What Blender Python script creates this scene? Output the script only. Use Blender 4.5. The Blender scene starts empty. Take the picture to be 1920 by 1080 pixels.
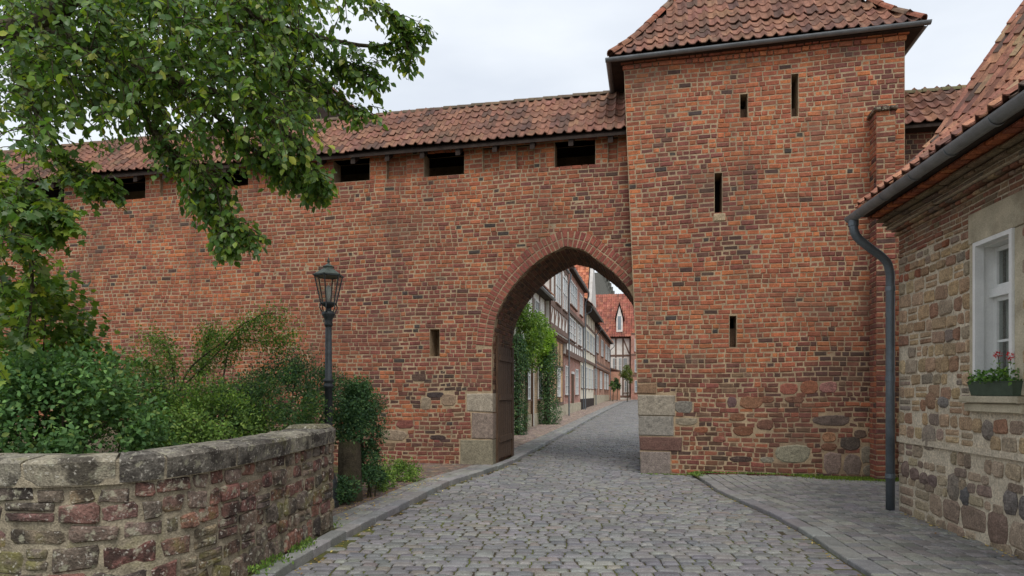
import bpy, math, random
import numpy as np
from mathutils import Vector, Matrix
from mathutils.geometry import tessellate_polygon

random.seed(7); rng = np.random.default_rng(7)
R = math.radians
SC = bpy.context.scene
COL = SC.collection

# ------------------------------------------------------------------ camera, sky, sun, exposure
CAMZ, FPX, HOR = 1.65, 1200.0, 738.0
cam = bpy.data.cameras.new('camera'); camo = bpy.data.objects.new('camera', cam); COL.objects.link(camo)
camo.location = (0, 0, CAMZ); camo.rotation_euler = (R(90), 0, 0)
cam.sensor_width = 36; cam.lens = FPX / 1920 * 36; cam.shift_y = (HOR - 540) / 1920
cam.clip_start = .05; cam.clip_end = 3000
SC.camera = camo
SUN_EL, SUN_AZ = R(58), R(172)          # azimuth clockwise from +Y
world = bpy.data.worlds.new('World'); SC.world = world; world.use_nodes = True
wn, wl = world.node_tree.nodes, world.node_tree.links
wn.clear()
wo = wn.new('ShaderNodeOutputWorld'); bg = wn.new('ShaderNodeBackground'); bg.inputs[1].default_value = 0.12
sky = wn.new('ShaderNodeTexSky'); sky.sky_type = 'NISHITA'; sky.sun_disc = False
sky.sun_elevation = SUN_EL; sky.sun_rotation = SUN_AZ; sky.dust_density = 3; sky.air_density = 1
tc = wn.new('ShaderNodeTexCoord'); mp = wn.new('ShaderNodeMapping'); mp.inputs['Scale'].default_value = (1, 1, 3.2)
nz = wn.new('ShaderNodeTexNoise'); nz.inputs['Scale'].default_value = 1.7; nz.inputs['Detail'].default_value = 6; nz.inputs['Roughness'].default_value = .5
cr = wn.new('ShaderNodeValToRGB')
cr.color_ramp.elements[0].position = .3; cr.color_ramp.elements[0].color = (4.8, 5.25, 5.95, 1)
cr.color_ramp.elements[1].position = .72; cr.color_ramp.elements[1].color = (7.2, 7.5, 7.85, 1)
mx = wn.new('ShaderNodeMixRGB'); mx.inputs[0].default_value = .94
wl.new(tc.outputs['Generated'], mp.inputs[0]); wl.new(mp.outputs[0], nz.inputs['Vector']); wl.new(nz.outputs[0], cr.inputs[0])
wl.new(sky.outputs[0], mx.inputs[1]); wl.new(cr.outputs[0], mx.inputs[2]); wl.new(mx.outputs[0], bg.inputs[0]); wl.new(bg.outputs[0], wo.inputs[0])
sl = bpy.data.lights.new('sun', 'SUN'); sl.energy = 1.4; sl.angle = R(25); sl.color = (1, .955, .89)
so = bpy.data.objects.new('sun', sl); COL.objects.link(so)
sd = Vector((math.sin(SUN_AZ) * math.cos(SUN_EL), math.cos(SUN_AZ) * math.cos(SUN_EL), math.sin(SUN_EL)))
so.rotation_euler = sd.to_track_quat('Z', 'Y').to_euler(); so.location = (0, -10, 18)
SC.view_settings.view_transform = 'Standard'; SC.view_settings.look = 'None'
SC.view_settings.exposure = 0.32; SC.view_settings.gamma = 1; SC.view_settings.use_curve_mapping = False
SC.render.engine = 'CYCLES'; SC.cycles.use_denoising = True; SC.cycles.max_bounces = 6
SC.cycles.transparent_max_bounces = 6

# ------------------------------------------------------------------ small helpers
def lin(r, g, b):
    f = lambda c: (c / 255 / 12.92) if c / 255 <= .04045 else ((c / 255 + .055) / 1.055) ** 2.4
    return (f(r), f(g), f(b))
def project(p):
    y = max(p[1], .05)
    return 960 + FPX * p[0] / y, HOR - FPX * (p[2] - CAMZ) / y
def at(px, py, Y): return np.array([(px - 960) / FPX * Y, Y, CAMZ + (HOR - py) / FPX * Y])
def tag(o, label=None, cat=None, group=None, kind=None):
    if label: o['label'] = label
    if cat: o['category'] = cat
    if group: o['group'] = group
    if kind: o['kind'] = kind
    return o
def empty(name, loc, label=None, cat=None, group=None):
    o = bpy.data.objects.new(name, None); COL.objects.link(o); o.location = loc; o.empty_display_size = .2
    return tag(o, label, cat, group)
def par(o, p):
    if p is not None:
        o.parent = p; o.matrix_parent_inverse = WM(p).inverted()
    return o
def WM(o):
    m = o.matrix_basis.copy()
    return (WM(o.parent) @ o.matrix_parent_inverse @ m) if o.parent else m

class Frame:
    """s along the wall, z up, d outward."""
    def __init__(s, ox, oy, ang, flip=1, z0=0.):
        s.o = np.array([ox, oy, z0]); s.u = np.array([math.cos(ang), -math.sin(ang), 0.]); s.n = flip * np.array([-math.sin(ang), -math.cos(ang), 0.])
        s.k = np.array([0, 0, 1.])
    def P(s, a, z, d): return s.o + a * s.u + z * s.k + d * s.n
    def arr(s, v):
        v = np.asarray(v, float); return s.o + v[:, :1] * s.u + v[:, 1:2] * s.k + v[:, 2:3] * s.n
    def s_at(s, px, d=0.):
        r = (px - 960) / FPX; b = s.o + d * s.n
        return (r * b[1] - b[0]) / (s.u[0] - r * s.u[1])
    def sz(s, px, py, d=0.):
        a = s.s_at(px, d); y = (s.o + a * s.u + d * s.n)[1]
        return a, CAMZ + (HOR - py) / FPX * y - s.o[2]

# ------------------------------------------------------------------ materials
def nodes_of(m):
    m.use_nodes = True; return m.node_tree.nodes, m.node_tree.links
def pmat(name, color=(.5, .5, .5), src=None, rough=.85, var=.35, vscale=9., fine=.25, fscale=70., bump=.35, bdist=.006, stains=(), metal=0., spec=.3, transl=0., stretch=None, streak=None):
    """colour (fixed, from the 'col' attribute or the object colour) x noise, plus stains [(scale, lo, hi, colour, strength)]."""
    m = bpy.data.materials.new(name); N, L = nodes_of(m); b = N['Principled BSDF']
    geo = N.new('ShaderNodeNewGeometry'); vec = geo.outputs['Position']
    if stretch:
        mpn = N.new('ShaderNodeMapping'); mpn.inputs['Scale'].default_value = stretch; L.new(vec, mpn.inputs[0]); svec = mpn.outputs[0]
    else: svec = vec
    def noise(sc, det=4, v=None):
        n = N.new('ShaderNodeTexNoise'); n.inputs['Scale'].default_value = sc; n.inputs['Detail'].default_value = det; n.inputs['Roughness'].default_value = .6
        L.new(v or vec, n.inputs['Vector']); return n.outputs[0]
    def mr(inp, a, b2, c, d):
        n = N.new('ShaderNodeMapRange'); L.new(inp, n.inputs[0])
        for i, v in enumerate((a, b2, c, d)): n.inputs[i + 1].default_value = v
        return n.outputs[0]
    if src == 'attr':
        a = N.new('ShaderNodeAttribute'); a.attribute_name = 'col'; col = a.outputs['Color']
    elif src == 'obj':
        a = N.new('ShaderNodeObjectInfo'); col = a.outputs['Color']
    else:
        a = N.new('ShaderNodeRGB'); a.outputs[0].default_value = (*color, 1); col = a.outputs[0]
    def scale_by(col, val):
        vm = N.new('ShaderNodeVectorMath'); vm.operation = 'SCALE'; L.new(col, vm.inputs[0]); L.new(val, vm.inputs['Scale']); return vm.outputs[0]
    n1 = noise(vscale, v=svec); n2 = noise(fscale, 3)
    if var: col = scale_by(col, mr(n1, .3, .7, 1 - var, 1 + var))
    if fine: col = scale_by(col, mr(n2, .3, .7, 1 - fine, 1 + fine))
    if streak:
        mp2 = N.new('ShaderNodeMapping'); mp2.inputs['Scale'].default_value = streak; L.new(vec, mp2.inputs[0]); kvec = mp2.outputs[0]
    for (sc, lo, hi, c, st, *vs) in stains:
        f = mr(noise(sc, 6, kvec if vs else svec), lo, hi, 0, st)
        mxn = N.new('ShaderNodeMixRGB'); L.new(f, mxn.inputs[0]); L.new(col, mxn.inputs[1]); mxn.inputs[2].default_value = (*c, 1); col = mxn.outputs[0]
    L.new(col, b.inputs['Base Color'])
    b.inputs['Roughness'].default_value = rough; b.inputs['Metallic'].default_value = metal; b.inputs['Specular IOR Level'].default_value = spec
    if bump:
        bp = N.new('ShaderNodeBump'); bp.inputs['Strength'].default_value = bump; bp.inputs['Distance'].default_value = bdist
        ad = N.new('ShaderNodeMath'); ad.operation = 'ADD'; L.new(n1, ad.inputs[0]); L.new(n2, ad.inputs[1]); L.new(ad.outputs[0], bp.inputs['Height'])
        L.new(bp.outputs[0], b.inputs['Normal'])
    if transl:
        tr = N.new('ShaderNodeBsdfTranslucent'); L.new(scale_col(N, L, col, (1.5, 1.6, .7)), tr.inputs[0])
        ms = N.new('ShaderNodeMixShader'); ms.inputs[0].default_value = transl
        L.new(b.outputs[0], ms.inputs[1]); L.new(tr.outputs[0], ms.inputs[2]); L.new(ms.outputs[0], N['Material Output'].inputs[0])
    return m
def scale_col(N, L, col, k):
    vm = N.new('ShaderNodeVectorMath'); vm.operation = 'MULTIPLY'; L.new(col, vm.inputs[0]); vm.inputs[1].default_value = k; return vm.outputs[0]
def glassmat(name, c, rough=.06):
    m = bpy.data.materials.new(name); N, L = nodes_of(m); b = N['Principled BSDF']
    b.inputs['Base Color'].default_value = (*c, 1); b.inputs['Roughness'].default_value = rough; b.inputs['Specular IOR Level'].default_value = .8
    return m
def clearglass(name):
    m = bpy.data.materials.new(name); N, L = nodes_of(m)
    t = N.new('ShaderNodeBsdfTransparent'); t.inputs[0].default_value = (.82, .84, .82, 1); g = N.new('ShaderNodeBsdfGlossy'); g.inputs['Roughness'].default_value = .04
    lw = N.new('ShaderNodeLayerWeight'); pw = N.new('ShaderNodeMath'); pw.operation = 'POWER'; L.new(lw.outputs['Facing'], pw.inputs[0]); pw.inputs[1].default_value = 3.2; fr = N.new('ShaderNodeMath'); fr.operation = 'MULTIPLY_ADD'; L.new(pw.outputs[0], fr.inputs[0]); fr.inputs[1].default_value = .8; fr.inputs[2].default_value = .05; ms = N.new('ShaderNodeMixShader')
    L.new(fr.outputs[0], ms.inputs[0]); L.new(t.outputs[0], ms.inputs[1]); L.new(g.outputs[0], ms.inputs[2]); L.new(ms.outputs[0], N['Material Output'].inputs[0])
    return m

M = {}
M['brick'] = pmat('brick', src='attr', var=.28, vscale=11, fine=.3, fscale=60, bump=.5, bdist=.006, rough=.9,
                  stains=((1.7, .55, .8, lin(92, 68, 60), .45), (34, .62, .82, lin(66, 54, 48), .32), (.8, .56, .78, lin(148, 122, 102), .42), (.4, .5, .7, lin(92, 70, 60), .5), (1.2, .56, .78, lin(76, 63, 56), .36, 1), (5, .62, .77, lin(80, 64, 57), .3)), streak=(1, 1, .16))
M['mortar'] = pmat('mortar', lin(172, 150, 121), var=.25, vscale=6, fine=.25, fscale=50, bump=.6, bdist=.008, rough=.95,
                   stains=((1.6, .5, .78, lin(118, 100, 84), .6), (.4, .48, .72, lin(112, 94, 80), .55), (1.2, .55, .75, lin(84, 70, 60), .55, 1)), streak=(1, 1, .16))
M['vault'] = pmat('vault_brick', src='attr', var=.3, vscale=9, fine=.3, bump=.5, rough=.95)
M['stone'] = pmat('stone', src='attr', var=.3, vscale=14, fine=.38, fscale=55, bump=.8, bdist=.012, rough=.92,
                  stains=((7, .56, .75, lin(70, 62, 54), .55), (19, .62, .76, lin(196, 184, 160), .35)))
M['oldstone'] = pmat('lichen_stone', src='attr', var=.35, vscale=12, fine=.4, fscale=60, bump=.9, bdist=.014, rough=.95,
                     stains=((4.5, .46, .6, lin(50, 45, 41), .8), (11, .56, .64, lin(166, 162, 140), .75), (2.7, .57, .7, lin(134, 130, 72), .6), (34, .58, .68, lin(214, 208, 194), .7)))
M['oldmortar'] = pmat('lichen_mortar', lin(156, 145, 124), var=.35, vscale=8, fine=.35, bump=.9, bdist=.012, rough=.95,
                      stains=((5, .52, .68, lin(84, 74, 62), .6), (3, .55, .72, lin(138, 134, 86), .6)))
M['housemortar'] = pmat('lime_mortar', lin(200, 188, 166), var=.22, vscale=6, fine=.3, fscale=40, bump=.9, bdist=.014, rough=.95,
                        stains=((3, .52, .74, lin(128, 112, 94), .6), (16, .6, .75, lin(96, 84, 72), .5)))
M['cobble'] = pmat('cobble', src='attr', var=.2, vscale=9, fine=.3, fscale=90, bump=.5, bdist=.005, rough=.6, spec=.45,
                   stains=((.7, .5, .72, lin(98, 95, 92), .45), (2.6, .56, .72, lin(92, 90, 84), .35)))
M['joint'] = pmat('mossy_joint', lin(70, 63, 50), var=.4, vscale=14, fine=.4, bump=.8, bdist=.01, rough=1,
                  stains=((1.5, .42, .6, lin(96, 102, 48), .85), (9, .55, .7, lin(48, 43, 37), .6)))
M['earth'] = pmat('earth', lin(112, 98, 80), var=.35, vscale=7, fine=.4, bump=.9, bdist=.02, rough=1, stains=((1.5, .5, .7, lin(88, 92, 48), .6),))
TST = ((1.3, .48, .75, lin(70, 59, 54), .6), (30, .54, .74, lin(56, 48, 45), .55), (2.4, .58, .76, lin(128, 122, 92), .45), (.6, .5, .75, lin(84, 68, 60), .45))
M['tile'] = pmat('roof_tile', src='attr', var=.3, vscale=8, fine=.3, bump=.4, rough=.85, stains=TST)
M['tile_o'] = pmat('roof_tile_single', src='obj', var=.3, vscale=8, fine=.3, bump=.4, rough=.85, stains=TST)
M['wood'] = pmat('old_timber', lin(92, 72, 56), var=.4, vscale=10, fine=.35, bump=.5, bdist=.01, rough=.9, stretch=(6, 6, .6))
M['darkwood'] = pmat('dark_timber', lin(56, 46, 40), var=.3, vscale=6, fine=.3, bump=.4, rough=.9)
M['zinc'] = pmat('zinc', lin(124, 128, 130), var=.22, vscale=5, fine=.1, bump=.1, rough=.45, metal=.2, spec=.5, stains=((4, .6, .75, lin(120, 124, 122), .4),))
M['pipe'] = pmat('grey_pipe', lin(104, 112, 118), var=.2, vscale=4, fine=.1, bump=.08, rough=.45, metal=.35, spec=.5)
M['iron'] = pmat('lamp_iron', lin(62, 66, 68), var=.25, vscale=12, fine=.2, bump=.15, rough=.5, metal=.4, spec=.5)
M['copper'] = pmat('lamp_roof', lin(92, 100, 92), var=.3, vscale=16, fine=.2, bump=.2, rough=.6, metal=.3)
M['white'] = pmat('white_paint', lin(226, 226, 222), var=.06, vscale=6, fine=.05, bump=.1, rough=.5)
M['dressed'] = pmat('dressed_stone', lin(186, 176, 152), var=.18, vscale=4, fine=.2, fscale=80, bump=.5, rough=.9, stains=((2.4, .5, .72, lin(128, 116, 96), .7),))
M['plaster'] = pmat('render', src='attr', var=.12, vscale=2, fine=.12, bump=.3, rough=.9, stains=((1.2, .55, .75, lin(150, 134, 116), .4),))
M['pane'] = glassmat('window_pane', lin(136, 146, 152)); M['clear'] = clearglass('clear_glass')  # window_pane: pale blue-grey base colour stands in for the sky's reflection
M['curtain'] = pmat('curtain', lin(205, 205, 200), var=.15, vscale=8, fine=.05, bump=.2, rough=.9, stretch=(14, 14, .4))
M['dark'] = pmat('dark_inside', lin(40, 34, 30), var=.2, fine=.2, bump=0, rough=1)
M['leaf'] = pmat('leaf', src='attr', var=.25, vscale=5, fine=0, bump=0, rough=.42, spec=.5, transl=.42)
M['shrub'] = pmat('shrub_leaf', src='attr', var=.3, vscale=3, fine=0, bump=0, rough=.6, spec=.3, transl=.28)
M['bark'] = pmat('bark', lin(78, 70, 56), var=.4, vscale=9, fine=.4, bump=1, bdist=.02, rough=1, stains=((3, .5, .7, lin(88, 92, 52), .5),))
M['moss'] = pmat('moss', lin(92, 104, 40), var=.45, vscale=14, fine=.5, fscale=120, bump=1, bdist=.02, rough=1)
M['petal'] = pmat('petal', lin(206, 48, 52), var=.2, fine=0, bump=0, rough=.6, transl=.2)
M['trough'] = pmat('trough', lin(70, 84, 70), var=.2, fine=.1, bump=.1, rough=.6)

# ------------------------------------------------------------------ mesh building
def mesh_from(name, V, F, cols=None, smooth=False):
    me = bpy.data.meshes.new(name); me.from_pydata([tuple(v) for v in V], [], F)
    if cols is not None:
        a = me.color_attributes.new('col', 'FLOAT_COLOR', 'POINT'); c = np.ones((len(V), 4), np.float32); c[:, :3] = cols
        a.data.foreach_set('color', c.ravel())
    if smooth: me.polygons.foreach_set('use_smooth', np.ones(len(me.polygons), bool))
    me.update(); return me
def obj(name, V, F, mat, parent=None, cols=None, smooth=False, kind=None):
    V = np.asarray(V, float); c = V.mean(0) if parent is not None else np.zeros(3)
    me = mesh_from(name, V - c, F, cols, smooth); me.materials.append(mat)
    o = bpy.data.objects.new(name, me); o.location = c; COL.objects.link(o); par(o, parent)
    if kind: o['kind'] = kind
    return o
def merge(name, pieces, mat, parent, smooth=False, kind=None):
    if not pieces: return None
    V = np.concatenate([p[0] for p in pieces]); C = np.concatenate([np.tile(np.asarray(p[2], float), (len(p[0]), 1)) if np.ndim(p[2]) == 1 else p[2] for p in pieces])
    F = []; k = 0
    for p in pieces:
        F += [tuple(i + k for i in f) for f in p[1]]; k += len(p[0])
    return obj(name, V, F, mat, parent, C, smooth, kind)
def seen_size(p, hide=None):
    c = p[0].mean(0); a, b = p[0].min(0), p[0].max(0); px, py = project(c)
    if c[1] < 1 or not (0 < px < 1920 and 0 < py < 1080): return 0
    if hide and hide(px, py): return 0
    P = np.array([project(v) for v in p[0]]); e = P.max(0) - P.min(0)
    return e[0] * e[1]
def emit(name, pieces, mat, parent, n=300, hide=None, rest=None, smooth=False):
    """the n that show largest become objects of their own, the rest one joined part"""
    sc = [seen_size(p, hide) for p in pieces]; order = sorted(range(len(pieces)), key=lambda i: -sc[i])
    big = [i for i in order[:n] if sc[i] > 0]; bs = set(big)
    for i in big: obj(name, pieces[i][0], pieces[i][1], mat, parent, np.asarray(pieces[i][2], float), smooth)
    merge(rest or (name + '_mass'), [pieces[i] for i in range(len(pieces)) if i not in bs], mat, parent, smooth, 'stuff')

BQ = [(8, 9, 10, 11)] + [(4 + i, 4 + (i + 1) % 4, 8 + (i + 1) % 4, 8 + i) for i in range(4)] + [(i, (i + 1) % 4, 4 + (i + 1) % 4, 4 + i) for i in range(4)]
def brick(fr, s0, s1, z0, z1, d, depth=.06, c=.009, col=(.3, .1, .06), j=.0035, quad=None):
    q = np.array(quad if quad is not None else [(s0, z0), (s1, z0), (s1, z1), (s0, z1)], float)
    q = q + rng.uniform(-j, j, q.shape); m = q.mean(0); d = d + rng.uniform(-.006, .006)
    ext = np.maximum(np.abs(q - m), .012); inn = m + (q - m) * (1 - np.minimum(c * rng.uniform(.7, 1.6, (4, 2)) / ext, .45))
    V = [(x, z, d - depth) for x, z in q] + [(x, z, d - c * .9) for x, z in q] + [(x, z, d + rng.uniform(-.002, .002)) for x, z in inn]
    return fr.arr(V), BQ, col
def blob(fr, outline, d, depth=.06, bulge=.02, col=(.3, .3, .3), ring=.62, edge=.012):
    """irregular stone: outline of (s,z), domed front"""
    q = np.array(outline, float); n = len(q); m = q.mean(0); i2 = m + (q - m) * ring
    V = [(x, z, d - depth) for x, z in q] + [(x, z, d - edge) for x, z in q] + [(x, z, d + bulge * rng.uniform(.4, 1.1)) for x, z in i2] + [(m[0], m[1], d + bulge)]
    F = [(i, (i + 1) % n, n + (i + 1) % n, n + i) for i in range(n)] + [(n + i, n + (i + 1) % n, 2 * n + (i + 1) % n, 2 * n + i) for i in range(n)] + [(2 * n + i, 2 * n + (i + 1) % n, 3 * n) for i in range(n)]
    return fr.arr(V), F, col
def round_rect(s0, s1, z0, z1, cut=.25, j=.06):
    w, h = s1 - s0, z1 - z0; k = min(w, h) * cut
    pts = [(s0 + k, z0), (s1 - k, z0), (s1, z0 + k), (s1, z1 - k), (s1 - k, z1), (s0 + k, z1), (s0, z1 - k), (s0, z0 + k)]
    a = min(w, h) * j
    return [(x + random.uniform(-a, a), z + random.uniform(-a, a)) for x, z in pts]
def oval(s0, s1, z0, z1, n=9, p=4., j=.07):
    cx, cz, a, b = (s0 + s1) / 2, (z0 + z1) / 2, (s1 - s0) / 2, (z1 - z0) / 2; out = []
    for i in range(n):
        t = 2 * math.pi * (i + .3) / n; c, s = math.cos(t), math.sin(t)
        r = (abs(c) ** p + abs(s) ** p) ** (-1 / p) * random.uniform(1 - j, 1 + j); out.append((cx + a * r * c, cz + b * r * s))
    return out
BOXF = [(0, 1, 2, 3), (7, 6, 5, 4), (0, 4, 5, 1), (1, 5, 6, 2), (2, 6, 7, 3), (3, 7, 4, 0)]
def boxp(fr, s0, s1, z0, z1, d0, d1, col=(.5, .5, .5)):
    return fr.arr([(s0, z0, d1), (s1, z0, d1), (s1, z1, d1), (s0, z1, d1), (s0, z0, d0), (s1, z0, d0), (s1, z1, d0), (s0, z1, d0)]), BOXF, col
def barp(fr, a, b, w, d0, d1, col=(.5, .5, .5)):
    """a bar between two (s,z) points in the wall plane"""
    a, b = np.array(a, float), np.array(b, float); t = b - a; t /= np.linalg.norm(t); n = np.array([-t[1], t[0]]) * w / 2
    q = [a - n, b - n, b + n, a + n]
    return fr.arr([(*x, d1) for x in q] + [(*x, d0) for x in q]), BOXF, col
def box(name, fr, s0, s1, z0, z1, d0, d1, mat, parent, col=(.5, .5, .5)):
    p = boxp(fr, s0, s1, z0, z1, d0, d1, col); return obj(name, p[0], p[1], mat, parent, np.asarray(col, float))
def tube(pts, rad, n=8, cap=True):
    pts = [np.asarray(p, float) for p in pts]; V = []; F = []; rads = rad if isinstance(rad, (list, tuple, np.ndarray)) else [rad] * len(pts); ref = None
    for i, p in enumerate(pts):
        t = pts[min(i + 1, len(pts) - 1)] - pts[max(i - 1, 0)]; t = t / (np.linalg.norm(t) + 1e-9)
        if ref is None: ref = np.array([1., 0, 0]) if abs(t[0]) < .8 else np.array([0, 1., 0])
        a = np.cross(t, ref); a /= np.linalg.norm(a) + 1e-9; b = np.cross(t, a); ref = np.cross(a, t)
        for k in range(n):
            g = 2 * math.pi * k / n; V.append(p + rads[i] * (math.cos(g) * a + math.sin(g) * b))
    for i in range(len(pts) - 1):
        for k in range(n): F.append((i * n + k, i * n + (k + 1) % n, (i + 1) * n + (k + 1) % n, (i + 1) * n + k))
    if cap: F += [tuple(range(n))[::-1], tuple((len(pts) - 1) * n + k for k in range(n))]
    return np.array(V), F
def lathe(prof, loc, n=14, sq=False, rot=0.):
    V = []; F = []
    for r, z in prof:
        for k in range(n): g = 2 * math.pi * k / n + rot; V.append((loc[0] + r * math.cos(g), loc[1] + r * math.sin(g), loc[2] + z))
    for i in range(len(prof) - 1):
        for k in range(n): F.append((i * n + k, i * n + (k + 1) % n, (i + 1) * n + (k + 1) % n, (i + 1) * n + k))
    F += [tuple(range(n))[::-1], tuple((len(prof) - 1) * n + k for k in range(n))]
    return np.array(V), F
def sheet(fr, loops, d):
    """polygon with holes at depth d -> V, F"""
    vs = [Vector((x, z, 0)) for lp in loops for x, z in lp]; tri = tessellate_polygon([[Vector((x, z, 0)) for x, z in lp] for lp in loops])
    return fr.arr([(v.x, v.y, d) for v in vs]), [tuple(t) for t in tri]
def reveal(fr, loop, d0, d1):
    n = len(loop); V = [(x, z, d0) for x, z in loop] + [(x, z, d1) for x, z in loop]
    return fr.arr(V), [(i, (i + 1) % n, n + (i + 1) % n, n + i) for i in range(n)]
def join_vf(parts):
    V = []; F = []; k = 0
    for v, f in parts:
        V.append(np.asarray(v)); F += [tuple(i + k for i in t) for t in f]; k += len(v)
    return np.concatenate(V), F

# ------------------------------------------------------------------ palettes
def pick(pal):
    x = random.random() * sum(w for _, w in pal)
    for c, w in pal:
        x -= w
        if x <= 0: break
    k = random.uniform(.88, 1.12); g = lin(*c)
    return (g[0] * k, g[1] * k * random.uniform(.94, 1.06), g[2] * k * random.uniform(.94, 1.06))
def comp(pal, f, dark=1.):
    w = sum(x for _, x in pal); m = [sum(c[i] * x for c, x in pal) / w for i in range(3)]
    return [(tuple((m[i] + (c[i] - m[i]) * f) * dark for i in range(3)), x) for c, x in pal]
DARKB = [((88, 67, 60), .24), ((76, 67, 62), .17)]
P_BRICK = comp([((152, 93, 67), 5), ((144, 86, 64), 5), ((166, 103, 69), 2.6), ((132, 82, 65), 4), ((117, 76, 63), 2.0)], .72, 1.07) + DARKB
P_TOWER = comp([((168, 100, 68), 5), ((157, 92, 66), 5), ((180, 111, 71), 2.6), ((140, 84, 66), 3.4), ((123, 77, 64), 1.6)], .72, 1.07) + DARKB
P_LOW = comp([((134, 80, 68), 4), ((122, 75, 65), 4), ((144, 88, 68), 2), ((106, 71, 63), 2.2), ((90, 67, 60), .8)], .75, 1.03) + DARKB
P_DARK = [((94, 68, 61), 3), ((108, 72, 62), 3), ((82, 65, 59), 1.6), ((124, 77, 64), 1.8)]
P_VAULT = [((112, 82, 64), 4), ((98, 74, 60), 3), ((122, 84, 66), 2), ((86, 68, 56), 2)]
P_RUB = [((128, 82, 68), 4), ((112, 76, 62), 4), ((140, 92, 70), 2), ((96, 72, 60), 2.4), ((120, 94, 76), 1.6), ((84, 66, 58), 1)]
P_ARCH = [((146, 86, 72), 5), ((138, 80, 68), 4), ((153, 92, 76), 3), ((124, 76, 66), 1)]
P_TILE = comp([((154, 110, 90), 4), ((144, 102, 85), 4), ((164, 120, 97), 2), ((126, 93, 80), 2.2), ((106, 83, 74), 1.2)], .85, .95)
P_COB = [((126, 125, 123), 5), ((120, 119, 119), 4), ((134, 132, 128), 2.2), ((111, 111, 113), 2), ((128, 121, 115), 1), ((103, 103, 105), .7)]
P_SETT = [((140, 138, 133), 4), ((132, 131, 127), 4), ((148, 146, 141), 2), ((122, 122, 120), 2)]
P_HSTONE = comp([((162, 138, 108), 5), ((150, 128, 104), 4), ((172, 150, 120), 3), ((140, 112, 90), 2), ((140, 126, 110), 2), ((136, 100, 82), .6), ((120, 110, 102), .7)], .85, 1.06)
P_LSTONE = [((128, 112, 97), 4), ((124, 96, 86), 3), ((128, 90, 79), 2), ((114, 102, 91), 3), ((144, 128, 103), 1.6), ((104, 94, 84), 2)]

# ------------------------------------------------------------------ frames
AW = R(12.2)
W = Frame(2.62, 12.94, AW)                     # s right along the town wall, d towards the camera; d = 0 is the tower's face
DW = -.35                                      # face of the gate wall
UW, NW = W.u, W.n; WDIR = -NW                  # WDIR runs up the street
SL = Frame(2.62, 12.94, -(math.pi / 2 - AW), flip=-1)      # tower's passage side: s up the street
HF = -4.8                                      # street facades stand at this s
_o = W.P(HF, 0, 0); ST = Frame(_o[0], _o[1], -(math.pi / 2 - AW), flip=1)   # street facades: s up the street, d towards the street
STREET_SLOPE = .012
def street_z(P):
    t = (np.asarray(P) - W.o) @ WDIR
    return STREET_SLOPE * np.maximum(t - 1., 0)

def wav(s, z, a=.008): return a * (math.sin(s * 1.7 + z * .9) + math.sin(s * .63 + 2.1 + z * 1.7) + .6 * math.sin(s * 4.1 + z * 3))
def courses(fr, z0, z1, h, left, right, holes, d, pal, out, lens=(.13, .25), mort=.0155, amp=.008, depth=.06):
    n = int(round((z1 - z0) / h)); h = (z1 - z0) / n
    for i in range(n):
        a, b = z0 + i * h, z0 + (i + 1) * h; zc = (a + b) / 2; iv = [(left(zc), right(zc))]
        for ho in holes:
            cut = ho(zc)
            if cut is None: continue
            nw = []
            for p, q in iv:
                if cut[1] <= p or cut[0] >= q: nw.append((p, q)); continue
                if cut[0] - p > .03: nw.append((p, cut[0]))
                if q - cut[1] > .03: nw.append((cut[1], q))
            iv = nw
        for p, q in iv:
            s = p; first = random.random() < .5
            while s < q - .01:
                L = lens[0] if random.random() < .55 else lens[1]
                L *= random.uniform(.88, 1.1)
                if s == p and i % 2: L = lens[0] * random.uniform(.9, 1.5)
                e = s + L
                if q - e < lens[0] * .7: e = q
                if q - s < .4 and e < q and q - e > lens[1] * 1.1: pass
                m2 = mort * random.uniform(.35, .75); dd = d(s, zc) if callable(d) else d
                x0, x1 = s + m2, e - m2; mv = mort * random.uniform(.4, .65)
                if x1 - x0 > .03:
                    y = [a + mv + wav(x0, zc, amp), a + mv + wav(x1, zc, amp), b - mv + wav(x1, zc, amp), b - mv + wav(x0, zc, amp)]
                    out.append(brick(fr, 0, 0, 0, 0, dd, depth, col=pick(pal(s, zc)), j=.011 if zc < 1.9 and amp > .007 else .0035, quad=[(x0, y[0]), (x1, y[1]), (x1, y[2]), (x0, y[3])]))
                s = e
def rect_hole(s0, s1, z0, z1): return lambda z: (s0, s1) if z0 <= z <= z1 else None
def soft_hole(s0, s1, z0, z1):
    def f(z):
        if not z0 <= z <= z1: return None
        t = abs(2 * (z - z0) / (z1 - z0) - 1); k = (1 - min(t, .97) ** 4) ** .25; c = (s0 + s1) / 2; w = (s1 - s0) / 2 * k
        return (c - w - .006, c + w + .006)
    return f

# ------------------------------------------------------------------ gate wall
def catmull(pts, n=12):
    P = [np.array(p, float) for p in pts]; P = [2 * P[0] - P[1]] + P + [2 * P[-1] - P[-2]]; out = []
    for i in range(1, len(P) - 2):
        for k in range(n):
            t = k / n; a, b, c, e = P[i - 1], P[i], P[i + 1], P[i + 2]
            out.append(.5 * ((2 * b) + (c - a) * t + (2 * a - 5 * b + 4 * c - e) * t * t + (3 * b - a - 3 * c + e) * t ** 3))
    return out + [P[-2]]
def resample(pts, step):
    pts = [np.array(p, float) for p in pts]; out = [pts[0]]; acc = 0
    L = sum(np.linalg.norm(pts[i + 1] - pts[i]) for i in range(len(pts) - 1)); n = max(2, round(L / step)); st = L / n; tgt = st; run = 0
    for i in range(len(pts) - 1):
        a, b = pts[i], pts[i + 1]; l = np.linalg.norm(b - a)
        while run + l >= tgt - 1e-9 and len(out) < n + 1:
            out.append(a + (b - a) * ((tgt - run) / max(l, 1e-9))); tgt += st
        run += l
    return out
wp = lambda px, py: W.sz(px, py, DW)
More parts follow.
